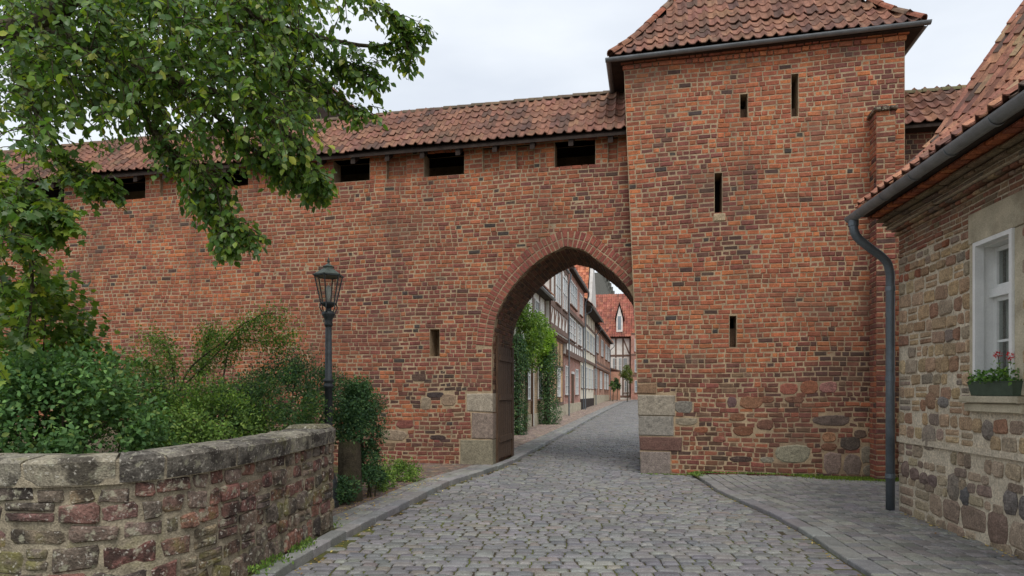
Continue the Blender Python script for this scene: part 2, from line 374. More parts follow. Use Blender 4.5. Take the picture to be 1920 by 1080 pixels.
SJ = W.s_at(922, DW)                                   # left jamb of the gateway
left_arc = [(SJ, wp(922, 650)[1])] + [wp(*p) for p in ((929, 599), (942, 567), (962, 536), (987, 508), (1017, 483), (1060, 461))]
right_arc = [wp(*p) for p in ((1060, 461), (1094, 469), (1117, 485), (1150, 510), (1181, 546), (1197, 590))] + [(.02, wp(1203, 660)[1])]
arcL, arcR = catmull(left_arc), catmull(right_arc)
INTR = [(SJ, -.3)] + [tuple(p) for p in arcL] + [tuple(p) for p in arcR[1:]] + [(.02, -.3)]
SPR = arcL[0][1]
def arc_pieces(line, r0, r1, flip, out, step=.093):
    pts = resample(line, step); n = len(pts); nor = []
    for i in range(n):
        t = pts[min(i + 2, n - 1)] - pts[max(i - 2, 0)]; t /= np.linalg.norm(t); nor.append(np.array([-t[1], t[0]]))
    for i in range(n - 1):
        a, b = pts[i] + nor[i] * r0, pts[i + 1] + nor[i + 1] * r0; c, e = pts[i + 1] + nor[i + 1] * r1, pts[i] + nor[i] * r1
        m = (a + b + c + e) / 4
        if m[0] > -.043 * m[1] - .04: continue
        g = .11; q = [a + (b - a) * g, b + (a - b) * g, c + (e - c) * g, e + (c - e) * g]
        out.append(brick(W, 0, 0, 0, 0, DW + .004, .08, col=pick(P_ARCH), quad=q, c=.008))
    return [p + v * r1 for p, v in zip(pts, nor)]
ARC = [np.array(p, float) for p in arcL] + [np.array(p, float) for p in arcR[1:]]
vous = []
arc_pieces(ARC, .004, .166, 1, vous); EXTR = arc_pieces(ARC, .186, .352, 1, vous)
EXTR = [np.array([SJ - .362, SPR - .2])] + EXTR + [np.array([.4, SPR - .2])]
def arch_hole(z):
    if z < SPR: return (SJ, 3)
    xs = [a[0] + (b[0] - a[0]) * (z - a[1]) / (b[1] - a[1]) for a, b in zip(EXTR, EXTR[1:]) if min(a[1], b[1]) <= z < max(a[1], b[1])]
    if z > max(p[1] for p in EXTR): return None
    if not xs: return (SJ - .36, 3)
    return (min(xs) - .004, max(xs) + .004 if len(xs) > 1 else 3)

gate = empty('gate_wall', tuple(W.P(-6, 0, DW)), 'long red brick town wall with pointed archway and tiled gallery roof', 'town wall')
LEAN = lambda z: -.043 * z
WTOP = 7.12; WL = -18.2
OPEN = []                                              # gallery openings
for a, b, y0, y1 in ((1040, 1116, 257, 312), (795, 870, 270, 329), (625, 693, 285, 340), (395, 465, 300, 354), (170, 272, 318, 377), (38, 120, 330, 382)):
    s0, s1 = W.s_at(a, DW), W.s_at(b, DW); z = W.sz((a + b) / 2, y1, DW)[1]; OPEN.append((s0, s1, z, WTOP - .1))
RECS = []                                              # shallow recessed panels between the gallery openings
for a, b in ((905, 936), (968, 1001), (725, 762), (1140, 1158), (500, 540), (560, 595), (300, 330), (348, 375)):
    RECS.append((W.s_at(a, DW), W.s_at(b, DW), 6.5, WTOP - .1))
SLW = (*[W.s_at(p, DW) for p in (806, 824)], *[W.sz(815, y, DW)[1] for y in (668, 617)])
def rloop(r): return [(r[0], r[2]), (r[1], r[2]), (r[1], r[3]), (r[0], r[3])]
QUOINL = [(874, 923, 737, 773), (884, 923, 774, 823), (862, 924, 824, 879)]
WSTONES = [(826, 857, 738, 763, (150, 128, 106)), (789, 808, 744, 770, (146, 130, 110)), (712, 765, 806, 826, (150, 132, 112)), (660, 700, 770, 792, (132, 92, 78)), (742, 776, 786, 804, (128, 80, 70)), (770, 800, 700, 715, (96, 76, 66)), (700, 730, 742, 760, (140, 96, 82)), (806, 836, 815, 826, (76, 62, 58)), (798, 832, 735, 746, (74, 64, 62))]
def pxrect(fr, a, b, y0, y1, d=0.):
    s0, s1 = fr.s_at(a, d), fr.s_at(b, d); z1, z0 = fr.sz((a + b) / 2, y0, d)[1], fr.sz((a + b) / 2, y1, d)[1]; return s0, s1, z0, z1
wallq = [pxrect(W, *q, DW) for q in QUOINL]; wallst = [(*pxrect(W, *q[:4], DW), q[4]) for q in WSTONES]
holes = [arch_hole, rect_hole(*SLW)] + [rect_hole(*o) for o in OPEN] + [rect_hole(q[0] - .01, q[1] + .1, q[2], q[3]) for q in wallq] + [soft_hole(*q[:4]) for q in wallst]
def wall_d(s, z):
    for r in RECS:
        if r[0] < s + .02 < r[1] and r[2] < z < r[3]: return DW - .08
    return DW
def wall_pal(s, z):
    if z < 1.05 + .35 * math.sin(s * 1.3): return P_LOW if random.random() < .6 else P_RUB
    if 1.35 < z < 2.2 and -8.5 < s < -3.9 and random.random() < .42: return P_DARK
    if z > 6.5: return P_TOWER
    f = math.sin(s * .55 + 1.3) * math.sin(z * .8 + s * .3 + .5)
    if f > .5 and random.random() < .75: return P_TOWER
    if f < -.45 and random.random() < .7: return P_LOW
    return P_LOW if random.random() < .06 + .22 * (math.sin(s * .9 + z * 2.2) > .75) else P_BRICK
wb = []
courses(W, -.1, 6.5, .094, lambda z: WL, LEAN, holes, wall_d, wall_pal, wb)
breaks = sorted({WL, 0.} | {r[0] for r in RECS} | {r[1] for r in RECS})
for a, b in zip(breaks, breaks[1:]):                   # gallery band: panels and pilasters break the bond
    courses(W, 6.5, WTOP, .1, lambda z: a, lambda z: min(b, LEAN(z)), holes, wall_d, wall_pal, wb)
HIDE_W = lambda px, py: (px < 640 and py < 410) or (px < 490 and py < 520) or (px < 580 and py > 570) or px < 120 or (px < 720 and py > 715) or (590 < px < 640)
emit('brick', wb, M['brick'], gate, 300, HIDE_W)
for v in vous: obj('arch_brick', v[0], v[1], M['brick'], gate, np.asarray(v[2], float))
for q, c in zip(wallq, ((168, 156, 138), (142, 126, 114), (138, 130, 110))):
    s0, s1, z0, z1 = q; fw = W.arr([(s0, z0, DW - .3), (s1, z0, DW - .3), (s1, z1, DW - .3), (s0, z1, DW - .3)])
    p = brick(W, s0 + .008, s1 + .01, z0 + .008, z1 - .008, DW + .012, .4, .018, lin(*c), .012); obj('corner_stone', p[0], p[1], M['stone'], gate, np.asarray(p[2], float))
for q in wallst:
    p = blob(W, oval(*q[:4], n=11, j=.1), DW - .004, bulge=.012, col=lin(*q[4]), ring=.82); obj('field_stone', p[0], p[1], M['stone'], gate, np.asarray(p[2], float))
outer = [(WL, -.3)] + INTR + [(.4, -.3), (.4, WTOP), (WL, WTOP)]
hl = [rloop(o) for o in OPEN] + [rloop((r[0], r[1], r[2], r[3])) for r in RECS if r[1] < -.02] + [rloop(SLW)]
core = [sheet(W, [outer] + hl, DW - .007)]
for o in OPEN: core.append(reveal(W, rloop(o), DW - .007, DW - .36))
for r in RECS:
    core.append(reveal(W, rloop(r), DW - .007, DW - .087)); core.append((W.arr([(x, z, DW - .087) for x, z in rloop(r)]), [(0, 1, 2, 3)]))
core.append(reveal(W, rloop(SLW), DW - .007, DW - .5)); core.append((W.arr([(x, z, DW - .5) for x, z in rloop(SLW)]), [(0, 1, 2, 3)]))
THK = 2.0
low_outer = [(WL, -.3)] + INTR + [(.4, -.3), (.4, 6.2), (WL, 6.2)]
core.append(sheet(W, [low_outer], DW - THK))                                     # rear face
core.append(reveal(W, INTR, DW - .007, DW - THK))
core.append((W.arr([(WL, 6.2, DW - .3), (.4, 6.2, DW - .3), (.4, 6.2, DW - THK), (WL, 6.2, DW - THK)]), [(0, 1, 2, 3)]))   # gallery floor
core.append((W.arr([(WL, -.3, DW - .007), (WL, WTOP, DW - .007), (WL, WTOP, DW - THK), (WL, -.3, DW - THK)]), [(0, 1, 2, 3)]))
bx_ = boxp(W, WL, .4, 6.2, 7.3, DW - THK, DW - THK + .3); core.append((bx_[0], bx_[1]))
bx_ = boxp(W, WL, .4, 6.2, WTOP - .1, DW - .36, DW - .355)
cv, cf = join_vf(core); obj('mortar_core', cv, cf, M['mortar'], gate)
# inner skin of the parapet (dark room behind the openings)
iv_ = sheet(W, [[(WL, 6.2), (.4, 6.2), (.4, WTOP), (WL, WTOP)]] + [rloop(o) for o in OPEN], DW - .36); obj('inner_skin', iv_[0], iv_[1], M['mortar'], gate)
# passage lining: bricks on jamb and vault, courses running through the wall
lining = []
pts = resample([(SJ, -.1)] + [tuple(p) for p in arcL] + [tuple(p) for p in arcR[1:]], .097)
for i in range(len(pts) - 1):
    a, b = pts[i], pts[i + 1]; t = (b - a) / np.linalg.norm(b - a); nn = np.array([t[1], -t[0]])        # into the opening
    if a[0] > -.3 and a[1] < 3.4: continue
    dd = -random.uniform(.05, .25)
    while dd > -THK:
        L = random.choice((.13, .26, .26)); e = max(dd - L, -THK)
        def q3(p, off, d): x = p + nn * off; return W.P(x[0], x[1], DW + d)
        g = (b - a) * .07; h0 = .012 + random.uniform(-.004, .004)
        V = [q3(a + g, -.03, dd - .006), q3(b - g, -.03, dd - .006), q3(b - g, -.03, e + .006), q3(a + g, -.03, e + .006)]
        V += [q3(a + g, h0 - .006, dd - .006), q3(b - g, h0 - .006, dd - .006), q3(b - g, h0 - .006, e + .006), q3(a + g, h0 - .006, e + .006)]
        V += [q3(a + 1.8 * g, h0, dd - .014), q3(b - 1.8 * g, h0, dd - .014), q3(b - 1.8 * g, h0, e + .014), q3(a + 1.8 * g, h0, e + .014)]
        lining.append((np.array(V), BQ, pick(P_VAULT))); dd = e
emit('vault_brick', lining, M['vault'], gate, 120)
# wooden gate leaf folded back against the left jamb, its post and head beam
lx = SJ + .02
def plank(name, s0, s1, d0, d1, z0, z1, mat='wood'): return box(name, W, s0, s1, z0, z1, DW + d0, DW + d1, M[mat], gate)
leaf_ = empty('gate_leaf', tuple(W.P(lx, .1, DW - .8))); par(leaf_, gate)
dd = -.42
for i in range(6):
    w_ = random.uniform(.2, .26); box('plank', W, lx + .012 + random.uniform(0, .008), lx + .04, .16 + random.uniform(0, .03), 2.72 - .0 * i, DW + dd - w_ + .012, DW + dd, M['wood'], leaf_); dd -= w_
for z in (.55, 1.5, 2.4): box('ledge', W, lx + .04, lx + .06, z, z + .14, DW - 1.75, DW - .46, M['wood'], leaf_)
box('hanging_post', W, lx - .0, lx + .045, .1, 2.95, DW - .42, DW - .3, M['wood'], leaf_)
box('closing_post', W, lx + .0, lx + .055, .12, 2.78, DW - 1.98, DW - 1.8, M['wood'], leaf_)

# ------------------------------------------------------------------ roof tiles
def make_tile(w=.205, L=.36, th=.016, A=.056):
    xs = np.linspace(-.115, .115, 9); f = lambda x: A * math.exp(-((x - .055) / .034) ** 2) + .012 * (x / .1) ** 2
    V = []; F = []
    for y, zo in ((0, .026), (L, .0)):
        for x in xs: V.append((x, y, f(x) + zo))
    for x in xs: V.append((x, -.001, f(x) + .026 - th))
    n = 9
    for i in range(n - 1): F.append((i, i + 1, n + i + 1, n + i)); F.append((2 * n + i, 2 * n + i + 1, i + 1, i))
    return np.array(V), F
TV, TF = make_tile(); TILE_ME = mesh_from('pantile', TV, TF); TILE_ME.materials.append(M['tile_o'])
def make_ridge(L=.36, r=.09, th=.018):
    V = []; F = []; n = 7
    for y, k in ((0, 1.12), (L, .95)):
        for i in range(n): g = math.pi * i / (n - 1); V.append((-r * k * math.cos(g), y, r * k * math.sin(g)))
    for i in range(n): g = math.pi * i / (n - 1); V.append((-(r * 1.12 - th) * math.cos(g), 0, (r * 1.12 - th) * math.sin(g)))
    for i in range(n - 1): F.append((i, i + 1, n + i + 1, n + i)); F.append((2 * n + i, 2 * n + i + 1, i + 1, i))
    return np.array(V), F
RV, RF = make_ridge(); RIDGE_ME = mesh_from('ridge_tile', RV, RF); RIDGE_ME.materials.append(M['tile_o'])
def put_tiles(name, items, tpl, me, parent, n_ind, hide=None):
    """items: (pos, x axis, y axis, z axis, colour)"""
    tv, tf = tpl; sc = []
    for it in items:
        px, py = project(it[0]); ok = 0 < px < 1920 and 0 < py < 1080 and not (hide and hide(px, py)); sc.append(1 / max(it[0][1], .5) if ok else 0)
    order = sorted(range(len(items)), key=lambda i: -sc[i]); big = {i for i in order[:n_ind] if sc[i] > 0}; rest = []
    pinv = WM(parent).inverted()
    for i, (p, ax, ay, az, c) in enumerate(items):
        if i in big:
            o = bpy.data.objects.new(name, me); COL.objects.link(o)
            o.matrix_basis = Matrix(((ax[0], ay[0], az[0], p[0]), (ax[1], ay[1], az[1], p[1]), (ax[2], ay[2], az[2], p[2]), (0, 0, 0, 1)))
            o.parent = parent; o.matrix_parent_inverse = pinv; o.color = (*c, 1)
        else: rest.append((p + tv[:, :1] * ax + tv[:, 1:2] * ay + tv[:, 2:3] * az, tf, c))
    merge(name + '_mass', rest, M['tile'], parent, kind='stuff')
def slope(fr, z_e, d_e, prof, s_of, step=.204, ex=.285, pal=P_TILE, jit=.006):
    """tiles on a slope rising away from the camera side; prof [(inset, rise)...]; s_of(inset) -> (s0, s1)"""
    items = []; segs = []; L = 0
    for a, b in zip(prof, prof[1:]):
        l = math.hypot(b[0] - a[0], b[1] - a[1]); segs.append((L, l, a, b)); L += l
    l = 0.
    while l < L - .1:
        for (l0, ln, a, b) in segs:
            if l0 <= l < l0 + ln or (l0, ln, a, b) == segs[-1]:
                t = (l - l0) / ln; ins, ri = a[0] + (b[0] - a[0]) * t, a[1] + (b[1] - a[1]) * t; ti, tz = (b[0] - a[0]) / ln, (b[1] - a[1]) / ln
                if l0 <= l < l0 + ln: break
        s0, s1 = s_of(ins + .1); s = math.ceil(s0 / step) * step
        ay = -fr.n * ti + fr.k * tz; az = fr.n * tz + fr.k * ti
        while s < s1:
            r = random.gauss(0, .022); x = fr.u * math.cos(r) + ay * math.sin(r); y = ay * math.cos(r) - fr.u * math.sin(r)
            items.append((fr.P(s + random.uniform(-jit, jit), z_e + ri, d_e - ins) + az * (random.uniform(.018, .034) + .014 * math.sin(s * .9) + .01 * math.sin(s * 2.3 + l)) - ay * (.05 if random.random() < .02 else random.uniform(0, .012)), x, y, az, pick(pal))); s += step
        l += ex
    return items
def halfpipe(p0, p1, r, n=9, th=.006, out=None, drop=0.):
    p0, p1 = np.array(p0, float), np.array(p1, float); t = p1 - p0; t /= np.linalg.norm(t); a = np.cross(t, [0, 0, 1.]); a /= np.linalg.norm(a); b = np.cross(a, t)
    V = []; F = []
    for p in (p0, p1):
        for rr in (r, r - th):
            for i in range(n): g = math.pi + math.pi * i / (n - 1); V.append(p + rr * (math.cos(g) * a + math.sin(g) * b))
    for i in range(n - 1): F += [(i, i + 1, 2 * n + i + 1, 2 * n + i), (n + i, n + i + 1, 3 * n + i + 1, 3 * n + i), (i, i + 1, n + i + 1, n + i), (2 * n + i, 2 * n + i + 1, 3 * n + i + 1, 3 * n + i)]
    F += [(0, n, 3 * n, 2 * n), (n - 1, 2 * n - 1, 4 * n - 1, 3 * n - 1)]
    return np.array(V), F

# gallery roof over the gate wall
groof = empty('gallery_roof', tuple(W.P(-6, 7.1, DW))); par(groof, gate)
EZ, ED, RD, RZ = 7.02, DW + .27, DW - .92, 8.32
gp = [(0, 0), (ED - RD, RZ - EZ)]
it = slope(W, EZ + .03, ED, gp, lambda i: (WL, LEAN(7.5) - .04))
it = [i for i in it]
HIDE_T = lambda px, py: px < 560
put_tiles('pantile', it, (TV, TF), TILE_ME, groof, 300, HIDE_T)
V = W.arr([(WL, EZ - .02, ED), (0, EZ - .02, ED), (0, RZ - .02, RD), (WL, RZ - .02, RD), (WL, EZ - .07, ED), (0, EZ - .07, ED), (0, RZ - .09, RD), (WL, RZ - .09, RD), (WL, EZ, RD - 1.3), (0, EZ, RD - 1.3), (WL, EZ - .06, RD - 1.3), (0, EZ - .06, RD - 1.3)])
obj('sheathing', V, [(0, 1, 2, 3), (4, 5, 6, 7), (0, 1, 5, 4), (3, 2, 9, 8), (7, 6, 11, 10), (8, 9, 11, 10), (0, 3, 7, 4), (1, 2, 6, 5)], M['darkwood'], groof)
its = []; s = WL
while s < -.4:
    az = W.k; its.append((W.P(s, RZ + .02, RD) + az * random.uniform(0, .012), W.n, W.u, W.k, pick([((128, 104, 84), 3), ((112, 98, 80), 2)]))); s += .34
put_tiles('ridge_tile', [(p, x, y, z, c) for p, x, y, z, c in its], (RV, RF), RIDGE_ME, groof, 60, HIDE_T)
s = WL + .3
while s < -.2:
    p = boxp(W, s, s + .1, 0, .12, 0, 0); t = W.arr([(s, EZ - .2, ED - .03), (s + .1, EZ - .2, ED - .03), (s + .1, EZ - .075, ED - .03), (s, EZ - .075, ED - .03), (s, EZ + .1, ED - .45), (s + .1, EZ + .1, ED - .45), (s + .1, EZ + .26, ED - .45), (s, EZ + .26, ED - .45)])
    obj('rafter_end', t, BOXF, M['darkwood'], groof); s += .82
box('wall_plate', W, WL, -.3, WTOP - .1, WTOP + .06, DW - .34, DW - .02, M['darkwood'], groof)

# ------------------------------------------------------------------ gate tower
tower = empty('gate_tower', tuple(W.P(2.3, 0, 0)), 'square red brick gate tower with narrow slits and hipped tile roof', 'tower')
TW = 4.81; TZ = 8.42; TDEP = 4.6
TSLIT = [pxrect(W, *q) for q in ((1388, 1402, 176, 222), (1484, 1497, 138, 218), (1340, 1354, 324, 400), (1368, 1381, 592, 651))]
TST_ = [(1263, 1300, 751, 776, (128, 122, 112)), (1386, 1432, 742, 768, (138, 100, 76)), (1363, 1382, 743, 765, (108, 84, 82)), (1500, 1535, 713, 740, (140, 92, 70)), (1536, 1571, 715, 738, (146, 104, 96)), (1460, 1498, 718, 741, (150, 94, 78)), (1367, 1399, 774, 790, (128, 90, 68)), (1418, 1451, 786, 807, (112, 80, 66)), (1372, 1416, 798, 818, (120, 82, 62)), (1264, 1310, 783, 798, (150, 138, 118)), (1521, 1598, 778, 799, (104, 90, 82)), (1452, 1522, 833, 869, (142, 136, 116)), (1425, 1452, 856, 868, (140, 132, 116)), (1575, 1614, 817, 845, (88, 78, 70)), (1540, 1569, 810, 829, (156, 116, 88)), (1539, 1571, 830, 846, (122, 88, 70)), (1543, 1580, 846, 891, (138, 118, 108)), (1581, 1617, 850, 892, (128, 112, 102)), (1367, 1410, 855, 867, (80, 64, 58)), (1614, 1636, 836, 870, (140, 130, 112)), (1600, 1626, 805, 822, (104, 86, 74)), (1425, 1452, 742, 756, (124, 86, 68)), (1300, 1330, 800, 812, (142, 92, 68)), (1618, 1640, 872, 893, (130, 120, 104)), (1470, 1510, 742, 756, (120, 86, 70)), (1335, 1362, 818, 830, (138, 90, 76))]
tst = [(*pxrect(W, *q[:4]), q[4]) for q in TST_]
TQ = [(1200, 1231, 719, 739, (140, 112, 88)), (1200, 1266, 740, 779, (156, 146, 130)), (1201, 1263, 780, 818, (144, 138, 128)), (1202, 1279, 819, 845, (112, 84, 75)), (1202, 1257, 846, 893, (138, 126, 118))]
tq = [(*pxrect(W, *q[:4]), q[4]) for q in TQ]
holes = [rect_hole(*s_) for s_ in TSLIT] + [soft_hole(*q[:4]) for q in tst] + [rect_hole(-1, q[1] + .01, q[2], q[3]) for q in tq]
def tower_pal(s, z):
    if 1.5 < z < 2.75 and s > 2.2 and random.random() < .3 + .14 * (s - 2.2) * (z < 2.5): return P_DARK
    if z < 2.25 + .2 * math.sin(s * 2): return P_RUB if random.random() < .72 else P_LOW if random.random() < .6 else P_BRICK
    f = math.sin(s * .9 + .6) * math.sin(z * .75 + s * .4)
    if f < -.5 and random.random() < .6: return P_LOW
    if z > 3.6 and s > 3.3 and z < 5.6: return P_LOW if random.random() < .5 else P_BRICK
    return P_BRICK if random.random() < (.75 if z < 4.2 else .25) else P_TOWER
tb = []
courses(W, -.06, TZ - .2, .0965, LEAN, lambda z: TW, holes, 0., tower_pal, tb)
courses(W, TZ - .2, TZ - .1, .1, lambda z: LEAN(z) - .03, lambda z: TW + .03, [], .035, lambda s, z: P_TOWER, tb)
courses(W, TZ - .1, TZ, .1, lambda z: LEAN(z) - .06, lambda z: TW + .06, [], .07, lambda s, z: P_TOWER, tb)
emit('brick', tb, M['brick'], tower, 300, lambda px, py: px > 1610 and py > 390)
side = []                                              # passage side (leans out with height)
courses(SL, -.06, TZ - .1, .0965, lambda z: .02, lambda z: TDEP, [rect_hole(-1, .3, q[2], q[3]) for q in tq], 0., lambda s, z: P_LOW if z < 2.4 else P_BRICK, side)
for p in side: p[0][:] += (.043 * p[0][:, 2])[:, None] * (-UW)
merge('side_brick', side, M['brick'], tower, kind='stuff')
SR = Frame(*W.P(TW, 0, 0)[:2], -(math.pi / 2 - AW), flip=1); side = []
courses(SR, 4.5, TZ, .0965, lambda z: .02, lambda z: TDEP, [], 0., lambda s, z: P_TOWER, side); merge('side_brick', side, M['brick'], tower, kind='stuff')
for q in tq:
    s0, s1, z0, z1, c = q; s0 = LEAN((z0 + z1) / 2) - .012
    p = brick(W, s0, s1 - .006, z0 + .007, z1 - .007, .014, .42, .016, lin(*c), .01); obj('corner_stone', p[0], p[1], M['stone'], tower, np.asarray(p[2], float))
for q in tst:
    p = blob(W, oval(*q[:4], n=11, p=4, j=.1), -.004, bulge=.012, col=lin(*q[4]), ring=.82); obj('field_stone', p[0], p[1], M['stone'], tower, np.asarray(p[2], float))
outer = [(0, -.3), (TW, -.3), (TW, TZ), (LEAN(TZ), TZ)]
core = [sheet(W, [outer] + [rloop(s_) for s_ in TSLIT], -.007)]
for s_ in TSLIT: core.append(reveal(W, rloop(s_), -.007, -.55))
V = W.arr([(.011, -.3, -.007), (TW - .011, -.3, -.007), (TW - .011, TZ, -.007), (LEAN(TZ) + .011, TZ, -.007), (.011, -.3, -TDEP), (TW - .011, -.3, -TDEP), (TW - .011, TZ, -TDEP), (LEAN(TZ) + .011, TZ, -TDEP)])
core.append((V, [(0, 4, 7, 3), (1, 5, 6, 2), (4, 5, 6, 7), (3, 2, 6, 7)]))
cv, cf = join_vf(core); obj('mortar_core', cv, cf, M['mortar'], tower)
for s_ in TSLIT:
    v = W.arr([(x, z, -.55) for x, z in rloop(s_)]); obj('slit_back', v, [(0, 1, 2, 3)], M['dark'], tower)
for k, (a, b) in enumerate(((0, .55), (1, .28), (3, .62))):            # pale shutter boards low in the slits
    s0, s1, z0, z1 = TSLIT[a]; box('slit_board', W, s0 + .005, s1 - .005, z0 + .005, z0 + (z1 - z0) * b, -.22, -.19, M['wood'], tower)
s0, s1, z0, z1 = TSLIT[2]; p = brick(W, s0 - .02, s1 + .06, z0 - .15, z0 - .005, .015, .1, .01, lin(176, 156, 126)); obj('slit_sill', p[0], p[1], M['stone'], tower, np.asarray(p[2], float))
# roof
troof = empty('tower_roof', tuple(W.P(2.3, TZ, -1))); par(troof, tower)
OV = .16; TL0, TR0 = LEAN(TZ) - .24, TW + .24
tprof = [(0, 0), (.45, .5), (2.55, 3.5)]
fz = TZ + .03
it = slope(W, fz, OV, tprof, lambda i: (TL0 + i + .05, TR0 - i), step=.205, ex=.28)
put_tiles('pantile', it, (TV, TF), TILE_ME, troof, 300)
RS = Frame(*W.P(TR0, 0, 0)[:2], -(math.pi / 2 - AW), flip=1); LS = Frame(*W.P(TL0, 0, 0)[:2], -(math.pi / 2 - AW), flip=-1)
side_t = slope(RS, fz, 0, tprof, lambda i: (-OV + i, TDEP + OV - i)) + slope(LS, fz, 0, tprof, lambda i: (-OV + i, TDEP + OV - i))
put_tiles('side_pantile', side_t, (TV, TF), TILE_ME, troof, 0)
V = []; F = []
for (ins, ri) in tprof:
    for s_, d_ in ((TL0 + ins, OV - ins), (TR0 - ins, OV - ins), (TR0 - ins, -TDEP - OV + ins), (TL0 + ins, -TDEP - OV + ins)): V.append((s_, fz + ri - .02, d_))
n = len(tprof)
for i in range(n - 1): F += [(4 * i + k, 4 * i + (k + 1) % 4, 4 * i + 4 + (k + 1) % 4, 4 * i + 4 + k) for k in range(4)]
V += [(s_, fz - .1, d_) for s_, _, d_ in V[:4]]; F += [(4 * n, 4 * n + 1, 4 * n + 2, 4 * n + 3)] + [(k, (k + 1) % 4, 4 * n + (k + 1) % 4, 4 * n + k) for k in range(4)] + [tuple(4 * (n - 1) + k for k in range(4))]
obj('sheathing', W.arr(V), F, M['darkwood'], troof)
for left in (0, 1):                                    # hip tiles
    pts = [W.P((TL0 + i) if left else (TR0 - i), fz + r + .03, OV - i) for i, r in tprof]
    pts = resample(pts, .33); its = []
    for a, b in zip(pts, pts[1:]):
        y = (b - a) / np.linalg.norm(b - a); x = np.cross(y, [0, 0, 1.]); x /= np.linalg.norm(x); z = np.cross(x, y)
        its.append((a + z * .01, x, y, z, pick([((150, 104, 82), 3), ((132, 108, 88), 2), ((168, 104, 80), 2)])))
    put_tiles('hip_tile', its, (RV, RF), RIDGE_ME, troof, 40)
gz = fz - .02
gv, gf = halfpipe(W.P(TL0 - .11, gz - .05, OV + .05), W.P(TR0 + .11, gz + .0, OV + .05), .062); obj('gutter', gv, gf, M['zinc'], troof)
gv, gf = halfpipe(W.P(TL0 - .05, gz - .03, OV), W.P(TL0 - .05, gz - .03, -TDEP), .062); obj('gutter', gv, gf, M['zinc'], troof)
gv, gf = halfpipe(W.P(TR0 + .05, gz, OV), W.P(TR0 + .05, gz, -TDEP), .062); obj('gutter', gv, gf, M['zinc'], troof)
for k in range(7):
    s_ = TL0 + .5 + k * (TR0 - TL0 - 1) / 6; box('rafter_end', W, s_, s_ + .1, TZ + .0, TZ + .07, .03, OV - .03, M['darkwood'], troof)

# brick pier in front of the tower's right corner
pier = empty('buttress', tuple(W.P(4.6, 0, .2)), 'tall narrow brick buttress against the tower beside the grey downpipe', 'buttress')
PS0, PS1, PD = W.s_at(1630, 0), W.s_at(1680, .37), .37
PZ = W.sz(1650, 208, PD)[1]; pb = []
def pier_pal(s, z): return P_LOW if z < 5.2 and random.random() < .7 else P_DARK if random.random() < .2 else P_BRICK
courses(W, -.06, PZ, .0965, lambda z: PS0, lambda z: PS1, [], PD, pier_pal, pb, amp=.004)
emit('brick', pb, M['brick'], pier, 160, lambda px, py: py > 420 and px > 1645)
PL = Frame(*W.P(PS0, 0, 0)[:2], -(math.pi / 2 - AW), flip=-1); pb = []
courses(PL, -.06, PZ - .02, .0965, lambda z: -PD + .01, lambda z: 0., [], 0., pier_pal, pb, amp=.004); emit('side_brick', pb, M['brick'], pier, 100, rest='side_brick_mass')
PRf = Frame(*W.P(PS1, 0, 0)[:2], -(math.pi / 2 - AW), flip=1); pb = []
courses(PRf, 2.5, PZ - .02, .0965, lambda z: -PD + .01, lambda z: .0, [], 0., pier_pal, pb, amp=.004); merge('side_brick_mass', pb, M['brick'], pier, kind='stuff')
box('mortar_core', W, PS0 + .012, PS1 - .012, -.3, PZ - .01, -.02, PD - .007, M['mortar'], pier)
for k in range(3):
    a = PS0 - .05 + k * (PS1 - PS0 + .08) / 3; p = brick(W, a, a + (PS1 - PS0 + .08) / 3 - .01, PZ, PZ + .07, PD + .06, .42, .015, lin(122, 104, 88), .012); obj('cap_stone', p[0], p[1], M['oldstone'], pier, np.asarray(p[2], float))
# wall running on to the right of the tower
wr = empty('curtain_wall', tuple(W.P(6.5, 0, DW)), 'short run of dark brick wall with tiled roof between tower and stone house', 'town wall')
XR0, XR1 = W.s_at(1681, DW) , 9.5
ez = W.sz(1700, 238, DW + .2)[1]; rb = []
courses(W, 3.2, ez + .02, .096, lambda z: XR0, lambda z: XR1, [], DW, lambda s, z: P_DARK if random.random() < .6 else P_LOW, rb)
emit('brick', rb, M['brick'], wr, 140, lambda px, py: px > 1790)
box('mortar_core', W, XR0 - .6, XR1, -.3, ez + .04, DW - 2, DW - .012, M['mortar'], wr)
rroof = empty('wall_roof', tuple(W.P(6.5, ez, DW))); par(rroof, wr)
it = slope(W, ez + .02, DW + .26, [(0, 0), (.95, .95)], lambda i: (XR0 - .05, XR1)); put_tiles('pantile', it, (TV, TF), TILE_ME, rroof, 120, lambda px, py: px > 1830)
V = W.arr([(XR0 - .15, ez, DW + .26), (XR1, ez, DW + .26), (XR1, ez + .95, DW - .69), (XR0 - .15, ez + .95, DW - .69), (XR0 - .15, ez - .05, DW + .26), (XR1, ez - .05, DW + .26), (XR1, ez - .05, DW - 2), (XR0 - .15, ez - .05, DW - 2)])
obj('sheathing', V, [(0, 1, 2, 3), (4, 5, 6, 7), (0, 1, 5, 4), (3, 2, 6, 7), (0, 3, 7, 4), (1, 2, 6, 5)], M['darkwood'], rroof)
its = []; s = XR0
while s < XR1: its.append((W.P(s, ez + .97, DW - .69), W.n, W.u, W.k, pick([((128, 112, 80), 3), ((110, 104, 74), 2)]))); s += .34
put_tiles('ridge_tile', its, (RV, RF), RIDGE_ME, rroof, 8)

